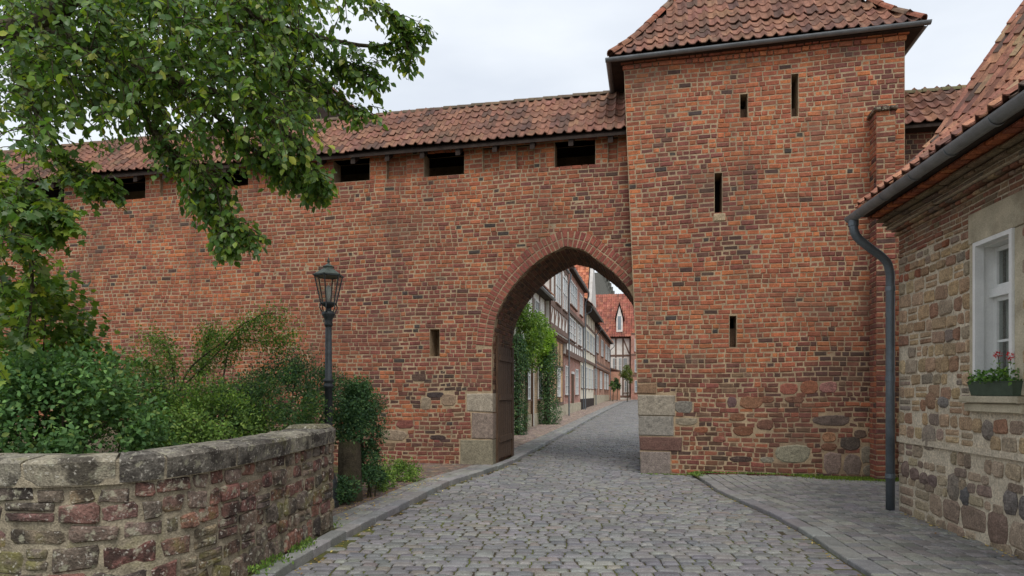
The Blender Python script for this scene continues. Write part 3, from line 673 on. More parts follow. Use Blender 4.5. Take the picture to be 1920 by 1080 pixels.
# ------------------------------------------------------------------ stone house on the right
HX, HY = 5.24, 8.69; HA = math.atan2(.13, .9915)
H = Frame(HX, HY, math.pi / 2 + HA)                       # u = (-sin HA, -cos HA): towards the camera
H.u = np.array([-math.sin(HA), -math.cos(HA), 0]); H.n = np.array([-math.cos(HA), math.sin(HA), 0])
house = empty('stone_house', tuple(H.P(2, 0, -.3)), 'rubble stone house with tiled roof, white window and grey gutter', 'house')
HL, HTOP = 6.6, 3.88
q0, q1 = H.s_at(1817), H.s_at(1916)                        # stone surround of the window
f0, f1 = H.s_at(1829), H.s_at(1903)
wz0, wz1 = H.sz(1840, 742)[1], H.sz(1840, 452)[1]
lz1 = H.sz(1830, 398)[1]
print('house window', q0, q1, f0, f1, wz0, wz1, lz1)
surround = rect_hole(q0, q1, wz0 - .2, lz1)
FEAT = [(1739 - 12, 1739 + 13, 797, 845, (142, 130, 116)), (1786 - 11, 1797, 887, 938, (132, 122, 110)), (1800, 1815, 912, 948, (100, 98, 97)), (1880, 1906, 917, 966, (116, 109, 104)), (1840, 1860, 788, 826, (128, 118, 108)), (1911, 1921, 930, 975, (110, 104, 100)), (1850, 1888, 960, 1026, (128, 108, 96)), (1758, 1776, 742, 765, (128, 122, 116)), (1735, 1753, 735, 768, (140, 112, 90)), (1690, 1703, 864, 896, (122, 104, 94)), (1705, 1721, 877, 902, (118, 100, 92)), (1723, 1738, 886, 909, (120, 104, 96)), (1738, 1755, 890, 914, (116, 100, 94))]
feats = [(*pxrect(H, *f[:4]), f[4]) for f in FEAT]
fh = [soft_hole(*f[:4]) for f in feats]
hs = []
def rubble(z0, z1, hmin, hmax, lmin, lmax, pal, cut=.26, gap=.016, skip=0., d=0., small=True):
    z = z0
    while z < z1 - .03:
        h = random.uniform(hmin, hmax)
        if z1 - z - h < hmin * .6: h = z1 - z
        iv = [(0.01, HL)]
        for ho in [surround] + fh:
            c = ho(z + h / 2)
            if c is None: continue
            nw = []
            for p, q in iv:
                if c[1] <= p or c[0] >= q: nw.append((p, q)); continue
                if c[0] - p > .05: nw.append((p, c[0]))
                if q - c[1] > .05: nw.append((c[1], q))
            iv = nw
        for p, q in iv:
            s = p
            while s < q - .04:
                L = random.uniform(lmin, lmax); e = min(s + L, q)
                if q - e < lmin * .6: e = q
                if random.random() > skip:
                    a, b = z + gap + wav(s, z, .012), z + h - gap * random.uniform(.6, 1.6) + wav(s, z, .012)
                    g = gap * random.uniform(.7, 1.5)
                    if small and h > .15 and random.random() < .13 and e - s > .12:      # two thin stones instead of one
                        mz = (a + b) / 2; hs.append(blob(H, round_rect(s + g, e - g, a, mz - .008, cut), d - .006, .05, .01, pick(pal))); hs.append(blob(H, round_rect(s + g, e - g, mz + .008, b, cut), d - .006, .05, .008, pick(pal)))
                    elif e - s > 2.6 * g: hs.append(blob(H, round_rect(s + g, e - g, a, b, cut, .08), d + random.uniform(-.008, .008), .06, random.uniform(.004, .012), pick(pal), ring=.8, edge=.008))
                s = e
        z += h
P_HLOW = [((150, 134, 114), 4), ((160, 144, 122), 3), ((134, 118, 104), 2), ((172, 156, 132), 2)]
P_HBR = [((142, 100, 80), 4), ((132, 96, 78), 3), ((148, 122, 98), 3), ((134, 116, 96), 2)]
rubble(-.05, .42, .19, .28, .2, .42, P_HLOW, .2, .012, .03)
rubble(.42, 1.0, .1, .2, .12, .3, P_HLOW, .2, .014, .2)
rubble(1.07, 1.42, .14, .2, .13, .34, P_HSTONE, .18, .013, .08)
rubble(1.42, 3.12, .13, .2, .13, .34, P_HSTONE, .16, .011, .03)
rubble(3.12, 3.52, .095, .13, .11, .24, P_HSTONE + [((146, 94, 74), 2.5)], .18, .012, .03)
for f in feats: hs.append(blob(H, oval(*f[:4], n=11, p=3.4), .004, .06, .02, lin(*f[4])))
emit('wall_stone', hs, M['stone'], house, 300)
hb = []
courses(H, 3.52, HTOP - .1, .07, lambda z: .01, lambda z: HL, [surround], .0, lambda s, z: P_HBR, hb, lens=(.11, .2), amp=.006)
for k in range(2): courses(H, HTOP - .1 + .05 * k, HTOP - .05 + .05 * k, .05, lambda z: -.02, lambda z: HL, [surround], .04 + .05 * k, lambda s, z: P_HBR + P_HSTONE, hb, lens=(.11, .13), amp=.006, depth=.16)
emit('cornice_brick', hb, M['brick'], house, 200)
wl_ = [(f0, wz0), (f1, wz0), (f1, wz1), (f0, wz1)]
core = [sheet(H, [[(0, -.3), (HL, -.3), (HL, HTOP + .1), (0, HTOP + .1)], wl_], -.014), reveal(H, wl_, -.014, -.3)]
bx_ = boxp(H, 0, HL, -.3, HTOP + .1, -6, -.014); core.append((bx_[0], [f for f in BOXF if f != (0, 1, 2, 3)]))
cv, cf = join_vf(core); obj('mortar_core', cv, cf, M['housemortar'], house)
p = boxp(H, 0, HL, 1.0, 1.07, -.05, .02); obj('string_course', p[0], p[1], M['housemortar'], house)
# corbelled cornice under the eaves
cb_ = []
P_CORB = [((138, 122, 100), 4), ((124, 108, 90), 3), ((112, 100, 86), 2)]
for k, (dz, dd, pl) in enumerate(((0, .14, P_CORB), (.05, .19, P_CORB), (.1, .26, P_CORB), (.15, .37, P_TOWER))): courses(H, HTOP + dz, HTOP + dz + .05, .05, lambda z: -.06, lambda z: HL, [], dd, lambda s, z: pl, cb_, lens=(.12, .14) if k == 3 else (.2, .34), amp=.004, depth=.4)
emit('corbel_block', cb_, M['stone'], house, 160)
p = boxp(H, -.05, HL, HTOP, HTOP + .19, -.1, .125); obj('cornice_bed', p[0], p[1], M['housemortar'], house)
p = boxp(H, -.1, HL, HTOP + .203, HTOP + .235, -.1, .5); obj('soffit_board', p[0], p[1], M['darkwood'], house)
# window surround and window
def stone_box(name, s0, s1, z0, z1, d0, d1): p = brick(H, s0, s1, z0, z1, d1, d1 - d0, .008, lin(180, 166, 136), .002); obj(name, p[0], p[1], M['dressed'], house, np.asarray(p[2], float))
stone_box('lintel', q0, q1 + .05, wz1 + .006, lz1, -.28, .016)
stone_box('jamb_stone', q0 + .02, f0 - .002, wz0 + .003, wz1 - .003, -.28, .012); stone_box('jamb_stone', f1 + .002, q1 + .06, wz0 + .003, wz1 - .003, -.28, .012)
stone_box('window_sill', q0 - .03, q1 + .08, wz0 - .075, wz0 - .003, -.28, .1); stone_box('sill_stone', q0, q1 + .06, wz0 - .17, wz0 - .08, -.2, .05)
win = empty('window', tuple(H.P((f0 + f1) / 2, wz0, -.1))); par(win, house)
def fb(name, s0, s1, z0, z1, d0, d1, mat='white'): return box(name, H, s0, s1, z0, z1, d0, d1, M[mat], win)
fw = .045
fb('outer_frame', f0, f0 + fw, wz0, wz1, -.06, .03); fb('outer_frame', f1 - fw, f1, wz0, wz1, -.06, .03); fb('outer_frame', f0 + fw, f1 - fw, wz1 - fw, wz1, -.06, .03); fb('outer_frame', f0 + fw, f1 - fw, wz0, wz0 + .03, -.06, .03)
fb('lining', f0 + .004, f0 + .02, wz0 + .03, wz1 - fw, -.24, -.06); fb('lining', f1 - .02, f1 - .004, wz0 + .03, wz1 - fw, -.24, -.06); fb('lining', f0 + .02, f1 - .02, wz1 - .06, wz1 - .045, -.24, -.06); fb('lining', f0 + .02, f1 - .02, wz0 + .004, wz0 + .03, -.24, -.06)
a0, a1 = f0 + .02, f1 - .02; mid = (a0 + a1) / 2; tz = wz0 + (wz1 - wz0) * .665
for s0, s1 in ((a0, a0 + .05), (mid - .035, mid + .035), (a1 - .05, a1)): fb('sash', s0, s1, wz0 + .03, wz1 - .06, -.23, -.17)
fb('transom', a0, a1, tz - .045, tz + .045, -.235, -.12)
for s0, s1 in ((a0 + .05, mid - .035), (mid + .035, a1 - .05)):
    for z in (wz0 + .03, tz - .09, tz + .045, wz1 - .11): fb('sash_rail', s0, s1, z, z + .045, -.22, -.175)
    zb = wz0 + (tz - wz0) * .52; fb('glazing_bar', s0, s1, zb, zb + .025, -.215, -.18)
    fb('pane', s0, s1, wz0 + .05, tz - .05, -.2, -.196, 'clear'); fb('pane', s0, s1, tz + .05, wz1 - .07, -.2, -.196, 'clear')
    cu = []; m_ = 10
    for k in range(m_ + 1): cu += [(s0 + (s1 - s0) * k / m_, wz0 + .04, -.275 + .012 * (-1) ** k), (s0 + (s1 - s0) * k / m_, wz1 - .08, -.275 + .012 * (-1) ** k)]
    obj('curtain', H.arr(cu), [(2 * k, 2 * k + 2, 2 * k + 3, 2 * k + 1) for k in range(m_) if k != 4], M['curtain'], win)
p = boxp(H, f0, f1, wz0, wz1, -.32, -.3); obj('room_behind', p[0], p[1], M['dark'], win)
# eaves, roof, gutter, downpipe
hroof = empty('house_roof', tuple(H.P(2, 4, -1))); par(hroof, house)
EDH, EZH = .55, 4.11
hprof = [(0, 0), (.5, .36), (.95, .82), (2.3, 3.0), (3.6, 5.15)]
P_HT = [((170, 118, 96), 4), ((154, 104, 86), 3), ((184, 134, 104), 2), ((130, 94, 80), 2), ((166, 138, 106), 1.2), ((96, 80, 72), .9)]
it = slope(H, EZH, EDH, hprof, lambda i: (.1, HL + .1), step=.205, ex=.27, pal=P_HT)
put_tiles('pantile', it, (TV, TF), TILE_ME, hroof, 300)
V = [(s_, EZH + r - .02, EDH - i) for s_ in (.04, HL) for i, r in hprof] + [(s_, EZH + r - .09, EDH - i) for s_ in (.04, HL) for i, r in hprof]; n = len(hprof); F = []
for i in range(n - 1): F += [(i, i + 1, n + i + 1, n + i), (2 * n + i, 2 * n + i + 1, 3 * n + i + 1, 3 * n + i), (i, i + 1, 2 * n + i + 1, 2 * n + i), (n + i, n + i + 1, 3 * n + i + 1, 3 * n + i)]
F += [(0, n, 3 * n, 2 * n)]
obj('sheathing', H.arr(V), F, M['darkwood'], hroof)
p = H.arr([(.06, HTOP, -.02), (.06, HTOP, -6), (.06, 6, -6), (.06, EZH + 5.0, -3.1), (.06, EZH + .6, -.4), (.06, EZH + .15, .1)]); obj('gable', p, [tuple(range(6))], M['housemortar'], house)
gv, gf = halfpipe(H.P(.02, EZH - .06, EDH + .07), H.P(HL, EZH - .04, EDH + .07), .078, n=13); g_ = obj('gutter', gv, gf, M['zinc'], hroof, smooth=False)
for k in range(9):
    s_ = .35 + k * .72; hv, hf = halfpipe(H.P(s_, EZH - .06, EDH + .07), H.P(s_ + .035, EZH - .06, EDH + .07), .083, n=13); obj('gutter_bracket', hv, hf, M['zinc'], hroof)
v = H.arr([(.02, EZH - .06, EDH + .07)]); c = v[0]
ev = [c] + [c + .077 * (math.cos(g) * H.n + math.sin(g) * H.k) for g in np.linspace(math.pi, 2 * math.pi, 9)]; obj('gutter_end', ev, [(0, i, i + 1) for i in range(1, 9)], M['zinc'], hroof)
ppts = [H.P(.13, EZH - .12, EDH + .07), H.P(.13, EZH - .26, EDH + .06), H.P(.11, EZH - .36, EDH - .0), H.P(.07, EZH - .5, EDH - .18), H.P(.03, EZH - .6, EDH - .33), H.P(.0, EZH - .7, EDH - .42), H.P(-.03, EZH - .85, .085), H.P(-.03, 2.0, .085), H.P(-.03, .06, .085)]
ppts = [np.array(p) for p in ppts]
sm = catmull(ppts[:7], 5) + ppts[7:]
pv, pf = tube(sm, .056, 14); dp = obj('downpipe', pv, pf, M['pipe'], house, smooth=True)
for z in (1.82, 3.05, .5):
    pv, pf = tube([H.P(-.03, z, .085), H.P(-.03, z + .06, .085)], .063, 14); cl = obj('pipe_clamp', pv, pf, M['pipe'], dp)
pv, pf = tube([H.P(.13, EZH - .2, EDH + .07), H.P(.13, EZH - .12, EDH + .07)], .066, 14); obj('pipe_collar', pv, pf, M['pipe'], dp)

# ------------------------------------------------------------------ ground, road, kerbs, pavements
def wpt(s, t): return (W.o + s * UW + t * WDIR)[:2]
KL = [(-2.45, 2.2), (-2.22, 3.6), (-2.08, 5.0), (-2.02, 5.88), (-1.94, 6.62), (-1.77, 7.76), (-1.43, 9.61), (-1.14, 11.2), (-.68, 12.6), tuple(wpt(-2.97, 1.0)), tuple(wpt(-2.95, 2.4)), tuple(wpt(-2.95, 6)), tuple(wpt(-2.93, 12)), tuple(wpt(-2.95, 25)), tuple(wpt(-2.8, 45)), tuple(wpt(-2.2, 62)), tuple(wpt(1.0, 75))]
KR = [(2.9, 2.2), (3.1, 4.5), (3.19, 5.79), (3.3, 6.71), (3.4, 7.42), (3.44, 8.11), (3.45, 8.88), (3.42, 9.64), (3.42, 10.6), (3.52, 11.6), (3.62, 12.62)]
KLc = np.array(catmull(KL, 10)); KRc = np.array(catmull(KR, 10))
ROADPOLY = [tuple(p) for p in KLc] + [tuple(wpt(3.2, 75)), tuple(wpt(3.2, 5.)), tuple(wpt(.03, 4.6)), tuple(wpt(.0, 0))] + [tuple(p) for p in KRc[::-1]]
RP = np.array(ROADPOLY)
def inside(poly, x, y):
    p = poly; q = np.roll(p, -1, 0); c = ((p[:, 1] > y) != (q[:, 1] > y)); xs = p[:, 0] + (y - p[:, 1]) / np.where(c, q[:, 1] - p[:, 1], 1) * (q[:, 0] - p[:, 0])
    return int((c & (x < xs)).sum()) % 2 == 1
def grid_sheet(name, x0, x1, y0, y1, nx, ny, z, mat, kind='structure'):
    xs, ys = np.linspace(x0, x1, nx), np.linspace(y0, y1, ny); V = np.array([(x, y, 0) for y in ys for x in xs]); V[:, 2] = street_z(V) + z
    F = [(j * nx + i, j * nx + i + 1, (j + 1) * nx + i + 1, (j + 1) * nx + i) for j in range(ny - 1) for i in range(nx - 1)]
    o = obj(name, V, F, mat); o['kind'] = kind; return o
grid_sheet('ground', -600, 600, -60, 1200, 41, 64, -.07, M['earth'])
def strip(name, A, B, z, mat, kind='structure', parent=None):
    n = len(A); V = np.array([(*p, 0) for p in A] + [(*p, 0) for p in B], float); V[:, 2] = street_z(V) + z
    return tag(obj(name, V, [(i, i + 1, n + i + 1, n + i) for i in range(n - 1)], mat, parent), kind=kind)
def offs(line, d):
    L = np.array(line); t = np.gradient(L, axis=0); t /= np.linalg.norm(t, axis=1)[:, None]; n = np.stack([-t[:, 1], t[:, 0]], 1); return L + n * d      # left of travel
V = np.array([(x, y, 0) for x, y in ROADPOLY], float)
tri = tessellate_polygon([[Vector((x, y, 0)) for x, y in ROADPOLY]])
def road_sheet():
    # strip rows so that the sheet follows the street's slope
    n = 140; A = resample([tuple(p) for p in offs(KLc, .1)], .6); B = []
    for p in A:
        t = (np.array([*p, 0]) - W.o) @ WDIR
        B.append(p + np.array([7.5, 0]) if t < -1 else np.array(wpt(4.5, t)))
    return A, B
A, B = road_sheet(); road = strip('road', A, B, .009, M['joint'])
def flat(quad, ztop, h=.09, c=.012, col=(.3, .3, .3), dome=.006, n8=True, zf=None):
    q = np.array(quad, float); m = q.mean(0); zz = street_z(np.c_[q, np.zeros(len(q))]) + ztop
    if n8:
        o = []
        for i in range(4):
            a, b, e = q[i - 1], q[i], q[(i + 1) % 4]; k = random.uniform(.06, .14); o += [b + (a - b) * k, b + (e - b) * k]
        q = np.array(o) + rng.uniform(-.004, .004, (8, 2)); zz = np.repeat(zz, 2)
    n = len(q); inn = m + (q - m) * (1 - c / np.maximum(np.linalg.norm(q - m, axis=1), .03)[:, None] * 1.4); tilt = rng.uniform(-.022, .022, 2)
    tz = (q - m) @ tilt * .6
    V = np.concatenate([np.c_[q, zz - h], np.c_[q, zz - dome - c * .5 + tz], np.c_[inn, zz + tz]])
    F = [(i, (i + 1) % n, n + (i + 1) % n, n + i) for i in range(n)] + [(n + i, n + (i + 1) % n, 2 * n + (i + 1) % n, 2 * n + i) for i in range(n)] + [tuple(range(2 * n, 3 * n))]
    return V, F, col
# cobbles: rows across the road, following its axis
path = resample(catmull([(.5, 2.0), (.56, 6), (.72, 9.5), tuple(wpt(-1.47, 0.2)), tuple(wpt(-1.45, 4)), tuple(wpt(-.6, 10)), tuple(wpt(0, 30)), tuple(wpt(0, 76))], 20), .124)
cob = []
for i in range(len(path) - 1):
    p = path[i]; t = path[min(i + 1, len(path) - 1)] - path[max(i - 1, 0)]; t /= np.linalg.norm(t); lat = np.array([t[1], -t[0]])
    far = p[1] > 19; rowh = np.linalg.norm(path[i + 1] - p)
    x = -4.6 + random.uniform(0, .2); wob = random.uniform(0, 6)
    while x < 4.6:
        w = random.uniform(.125, .25) * (1.0 if random.random() < .9 else .7); c = p + lat * (x + w / 2)
        arc = -.022 * (x ** 2) * .35 if p[1] < 12 else 0
        if inside(RP, c[0] + .0, c[1]) and inside(RP, c[0] - .07, c[1]) and inside(RP, c[0] + .07, c[1]) and not (p[1] < 12.5 and inside(RP, c[0], c[1]) and (c[0] > np.interp(c[1], KRc[:, 1], KRc[:, 0]) - .16)):
            g = random.uniform(.006, .0105); r0 = p + t * (arc * 0 + .006 * math.sin(x * 2 + wob)); hh = rowh
            qd = [r0 + lat * (x + g) + t * g * 1.4, r0 + lat * (x + w - g) + t * (g * 1.4 + random.uniform(-.01, .01)), r0 + lat * (x + w - g) + t * (hh - g * 1.3), r0 + lat * (x + g) + t * (hh - g * 1.3 + random.uniform(-.01, .01))]
            pal = P_COB if c[1] > 9.5 or c[0] < 2.3 else P_COB
            cob.append(flat(qd, .03 + .004 * (math.sin(c[0] * 1.9 + c[1] * .7) + math.sin(c[1] * 1.3 - c[0])) + random.uniform(-.006, .006), .06, .016 if not far else .012, pick(pal), .008, n8=not far))
        x += w
# gutter row along the right kerb
GR = np.array(resample([tuple(p) for p in offs(KRc, .11)], .21)); gt = np.gradient(GR, axis=0); gt /= np.linalg.norm(gt, axis=1)[:, None]
for i in range(len(GR) - 1):
    a, b = GR[i] + gt[i] * .01, GR[i + 1] - gt[i] * .01; n = np.array([-gt[i][1], gt[i][0]]); cob.append(flat([a - n * .1, b - n * .1, b + n * .1, a + n * .1], .012, .06, .012, pick(P_COB), .006))
emit('cobble', cob, M['cobble'], road, 300, rest='cobble_field')
# kerb stones
def kerb(name, line, side, w, top, L, pal, n_ind, parent):
    P = np.array(resample([tuple(p) for p in line], L)); out = []
    for i in range(len(P) - 1):
        t = P[i + 1] - P[i]; t /= np.linalg.norm(t); n = np.array([-t[1], t[0]]) * side; j = random.uniform(-.008, .008); a, b = P[i] + t * .006 + n * j, P[i + 1] - t * .006 + n * j
        out.append(flat([a, b, b + n * w, a + n * w], top + random.uniform(-.006, .006), top + .1, .014, pick(pal), .004, n8=False))
    emit(name, out, M['cobble'], parent, n_ind)
P_KERB = [((136, 136, 134), 4), ((144, 143, 139), 3), ((126, 126, 126), 2)]
PH = .105
offL = offs(KLc, .17)
far_l = np.array([wpt(HF - .1, t) for t in np.linspace(-.2, 76, len(KLc))])
def pave_left():
    A = resample([tuple(p) for p in offs(KLc, .05)], .5); B = []
    for p in A:
        t = (np.array([*p, 0]) - W.o) @ WDIR; B.append(np.array([-7., p[1] + .3]) if t < -.3 else np.array(wpt(HF - .3, t)))
    return A, B
A, B = pave_left(); lp = strip('pavement', A, B, PH - .022, M['joint'])
kerb('kerb_stone', KLc, 1, .17, PH, .42, P_KERB, 110, lp)
WALLLINE = [(-5.2, 4.85), (-4.2, 4.55), (-3.55, 4.42), (-3.05, 4.4), (-2.66, 4.55), (-2.42, 4.95), (-2.28, 5.6), (-2.16, 6.5), (-2.07, 7.45)]
WLc = np.array(resample(catmull(WALLLINE, 10), .05))
def wall_x(y): return np.interp(y, WLc[90:, 1], WLc[90:, 0]) if y < 7.45 else -2.07
P_CLINK = [((128, 108, 96), 4), ((116, 102, 92), 3), ((138, 116, 100), 2), ((106, 96, 88), 2), ((124, 114, 102), 2)]
P_CLINKP = [((158, 140, 128), 4), ((146, 130, 120), 3), ((168, 150, 136), 2), ((134, 120, 112), 2)]
setts = []; clink = []
for k in range(16):
    first = k < 2; w = .19 if first else .12; o = .185 + (k * .195 if first else .39 + (k - 2) * .122)
    line = np.array(resample([tuple(p) for p in offs(KLc, o)], .21 if first else .215)); sh = random.random() * .1
    for i in range(len(line) - 1):
        t = line[i + 1] - line[i]; l = np.linalg.norm(t); t /= l; n = np.array([-t[1], t[0]]); c = (line[i] + line[i + 1]) / 2 + n * w / 2
        s_, tt = (np.array([*c, 0]) - W.o) @ UW, (np.array([*c, 0]) - W.o) @ WDIR
        if tt > -DW - .05 and s_ < (SJ + .1 if tt < -DW + THK + .05 else HF + .05): continue
        if c[1] < 7.55 and c[0] < wall_x(c[1]) + .04: continue
        if c[0] < -2.75 and c[1] < 9.2: continue
        if tt > 70: continue
        a, b = line[i] + t * (.007 + random.uniform(0, .006)), line[i + 1] - t * .007
        (setts if first else clink).append(flat([a, b, b + n * (w - .012), a + n * (w - .012)], PH - .004 + random.uniform(-.004, .004), .05, .01, pick(P_SETT if first else P_CLINK if tt < 2.5 else P_CLINKP), .004, n8=False))
emit('sett', setts, M['cobble'], lp, 200); emit('clinker', clink, M['stone'], lp, 150)
# right pavement
PHR = .065
A = [(p[0] + .05, p[1]) for p in resample([tuple(p) for p in KRc], .5)]; B = [(max(H.P(HY - p[1], 0, 0)[0], p[0] + .3) + 1.5, p[1] - .0) for p in A]
rp = strip('pavement_right', A, B, PHR - .02, M['joint'])
tagp = [wpt(.95, .03), wpt(7, .03)]; V = np.array([(*tagp[0], PHR - .024), (*tagp[1], PHR - .024), (9, 9., PHR - .024), (3.55, 11.0, PHR - .024)]); tag(obj('pavement_apron', V, [(0, 1, 2, 3)], M['joint']), kind='structure')
kerb('kerb_stone', KRc, -1, .2, PHR, .5, P_KERB, 40, rp)
rs = []; y = 2.4
while y < 12.7:
    hrow = random.uniform(.125, .155); x = np.interp(y + hrow / 2, KRc[:, 1], KRc[:, 0]) + .21; k = 0
    while x < 9:
        w = (.19 if k < 3 else random.uniform(.14, .21)); c = np.array([x + w / 2, y + hrow / 2]); dd = (np.array([*c, 0]) - W.o) @ NW; hd = (np.array([*c, 0]) - H.o) @ H.n; hq = (np.array([*c, 0]) - H.o) @ H.u
        if dd > .04 and (hd > -.03 or hq < -.0) and x < 7.6:
            g = .01; rs.append(flat([(x + g, y + g), (x + w - g, y + g + random.uniform(-.004, .004)), (x + w - g, y + hrow - g), (x + g, y + hrow - g)], PHR + random.uniform(-.004, .004), .05, .01, pick(P_SETT), .004, n8=False))
        x += w; k += 1
    y += hrow
emit('sett', rs, M['cobble'], rp, 300)

# ------------------------------------------------------------------ low boundary wall on the left
class PathFrame:
    def __init__(s, line):
        s.L = np.array(line); dl = np.linalg.norm(np.diff(s.L, axis=0), axis=1); s.a = np.r_[0, np.cumsum(dl)]; s.len = s.a[-1]
        t = np.gradient(s.L, axis=0); t /= np.linalg.norm(t, axis=1)[:, None]; s.N = np.stack([t[:, 1], -t[:, 0]], 1)      # right of travel = road side
    def arr(s, v):
        v = np.asarray(v, float); x = np.interp(v[:, 0], s.a, s.L[:, 0]); y = np.interp(v[:, 0], s.a, s.L[:, 1]); nx = np.interp(v[:, 0], s.a, s.N[:, 0]); ny = np.interp(v[:, 0], s.a, s.N[:, 1])
        over = np.maximum(v[:, 0] - s.len, 0); tx, ty = -s.N[-1, 1], s.N[-1, 0]
        return np.stack([x + nx * v[:, 2] + tx * over, y + ny * v[:, 2] + ty * over, v[:, 1]], 1)
LW = PathFrame(WLc); LL = LW.len
ztop = lambda a: 1.2 + .06 * max(0, (a - 2.0) / (LL - 2.0))
coph = lambda a: .2 - .03 * a / LL
low = empty('boundary_wall', (-2.4, 6, 0), 'low weathered stone boundary wall with thick lichen-stained coping stones', 'garden wall')
cop = []; a = 0.05
for w in (.62, .5, .4, .34, .6, .3, .72, .9, .5, .46, .34, .5, .4, .38, .5):
    e = min(a + w * 1.0, LL + .02)
    if LL - e < .12: e = LL + .02
    z1, z0 = ztop(a), ztop(a) - coph(a); dz = ztop(e) - z1; g = .012; dj = random.uniform(-.012, .012); n = 5; V = []; F = []
    for k in range(n):
        x = a + g + (e - a - 2 * g) * k / (n - 1); zz = z1 + dz * k / (n - 1) + random.uniform(-.006, .006); ed = .012 if k in (0, n - 1) else 0
        V += [(x, z0 + dz * k / (n - 1), -.4), (x, z0 + dz * k / (n - 1) + .006, .025 + dj - ed), (x, zz - .03, .045 + dj - ed + random.uniform(-.006, .006)), (x, zz - ed, .02 + dj - ed), (x, zz + .012, -.18), (x, zz - .005, -.42)]
    for k in range(n - 1):
        for i in range(6): F.append((6 * k + i, 6 * k + (i + 1) % 6, 6 * k + 6 + (i + 1) % 6, 6 * k + 6 + i))
    F += [tuple(range(6)), tuple(6 * (n - 1) + i for i in range(6))]
    cc = random.choice([(138, 132, 118), (120, 114, 104), (150, 142, 124), (108, 103, 95)]); o = obj('coping_stone', LW.arr(V), F, M['oldstone'], low, np.asarray(lin(*cc)))
    a = e
    if a >= LL: break
ls = []
z = -.1; rows = [.16, .2, .14, .17, .13, .15, .12]; zt = lambda a: ztop(a) - coph(a)
rows = [r * (1.0 + .1) / sum(rows) for r in rows]; zc = 0
for ri, h in enumerate(rows):
    a = 0.02 + random.uniform(0, .1)
    while a < LL:
        big = 1.25 if a < 2.6 else .8
        L = random.uniform(.14, .36) * big; e = min(a + L, LL + .005)
        if LL - e < .1: e = LL + .005
        m = (a + e) / 2; hh = (zt(m) + .1) / 1.1; b0, b1 = -.1 + zc * hh, -.1 + (zc + h) * hh
        g = random.uniform(.009, .016); w1 = wav(m * 3, ri, .01)
        if random.random() < .16 and h > .13:
            mm = (b0 + b1) / 2; ls.append(blob(LW, round_rect(a + g, e - g, b0 + g + w1, mm - .007 + w1, .16), -.0, .08, .012, pick(P_LSTONE))); ls.append(blob(LW, round_rect(a + g, e - g, mm + .007 + w1, b1 - g + w1, .16), -.0, .08, .012, pick(P_LSTONE)))
        elif e - a > .05: ls.append(blob(LW, round_rect(a + g, e - g, b0 + g + w1, b1 - g + w1, .17, .13), random.uniform(-.018, .012), .09, random.uniform(.003, .012), pick(P_LSTONE if a < 2.4 or random.random() < .5 else [((140, 100, 88), 3), ((126, 92, 82), 2), ((146, 108, 92), 1)]), ring=.84, edge=.008))
        a = e
    zc += h
emit('wall_stone', ls, M['oldstone'], low, 300)
V = []; F = []; n = 60
for k in range(n + 1):
    x = LL * k / n; V += [(x, -.3, -.018), (x, zt(x) + .01, -.018), (x, zt(x) + .01, -.38), (x, -.3, -.38)]
for k in range(n):
    for i in range(4): F.append((4 * k + i, 4 * k + (i + 1) % 4, 4 * k + 4 + (i + 1) % 4, 4 * k + 4 + i))
F += [(0, 1, 2, 3), (4 * n, 4 * n + 1, 4 * n + 2, 4 * n + 3)]
obj('mortar_core', LW.arr(V), F, M['oldmortar'], low)
V = []
for k in range(n + 1):
    x = LL * k / n; V += [(x, zt(x) - .005, .012), (x, ztop(x) - .035, .018), (x, ztop(x) - .022, -.02), (x, ztop(x) - .022, -.38)]
obj('joint_mortar', LW.arr(V), F, M['oldmortar'], low)
ec = LW.arr([(LL, 1.0, -.19)])[0]                                                     # raised end block of the coping
p = LW.arr([(LL - .42, 1.262, -.02), (LL + .02, 1.262, -.02), (LL + .02, 1.262, -.4), (LL - .42, 1.262, -.4), (LL - .38, 1.3, -.06), (LL - .02, 1.3, -.06), (LL - .02, 1.3, -.36), (LL - .38, 1.3, -.36)])
obj('end_stone', p, BOXF, M['oldstone'], low, np.asarray(lin(128, 122, 100)))

# ------------------------------------------------------------------ street lamp
LB = at(616, 950, 8.75); LB[2] = PH
lamp = empty('street_lamp', tuple(LB), 'dark iron street lamp with a glazed lantern behind the low wall', 'street lamp')
def lpart(name, prof, mat, n=16, rot=0., parent=lamp, smooth=True): v, f = lathe(prof, LB, n, rot=rot); return obj(name, v, f, M[mat], parent, smooth=smooth)
lpart('base', [(.14, -.1), (.14, .06), (.115, .1), (.12, .34), (.1, .4), (.075, .46), (.068, .5)], 'iron', 12, smooth=False)
lpart('post', [(.064, .5), (.058, 1.0), (.052, 1.62), (.07, 1.63), (.07, 1.66), (.056, 1.675), (.056, 1.7), (.072, 1.71), (.072, 1.735), (.05, 1.75), (.044, 2.46)], 'iron', 12)
lpart('capital', [(.046, 2.46), (.06, 2.49), (.05, 2.52), (.058, 2.57), (.09, 2.62), (.092, 2.65), (.05, 2.67), (.03, 2.70), (.028, 2.77)], 'iron')
lz = 2.78; rot = R(30)
lan = empty('lantern', tuple(LB + np.array([0, 0, lz]))); par(lan, lamp)
lpart('cradle', [(.03, lz - .07), (.1, lz - .02), (.105, lz), (.06, lz)], 'iron', 6, rot, lan, False)
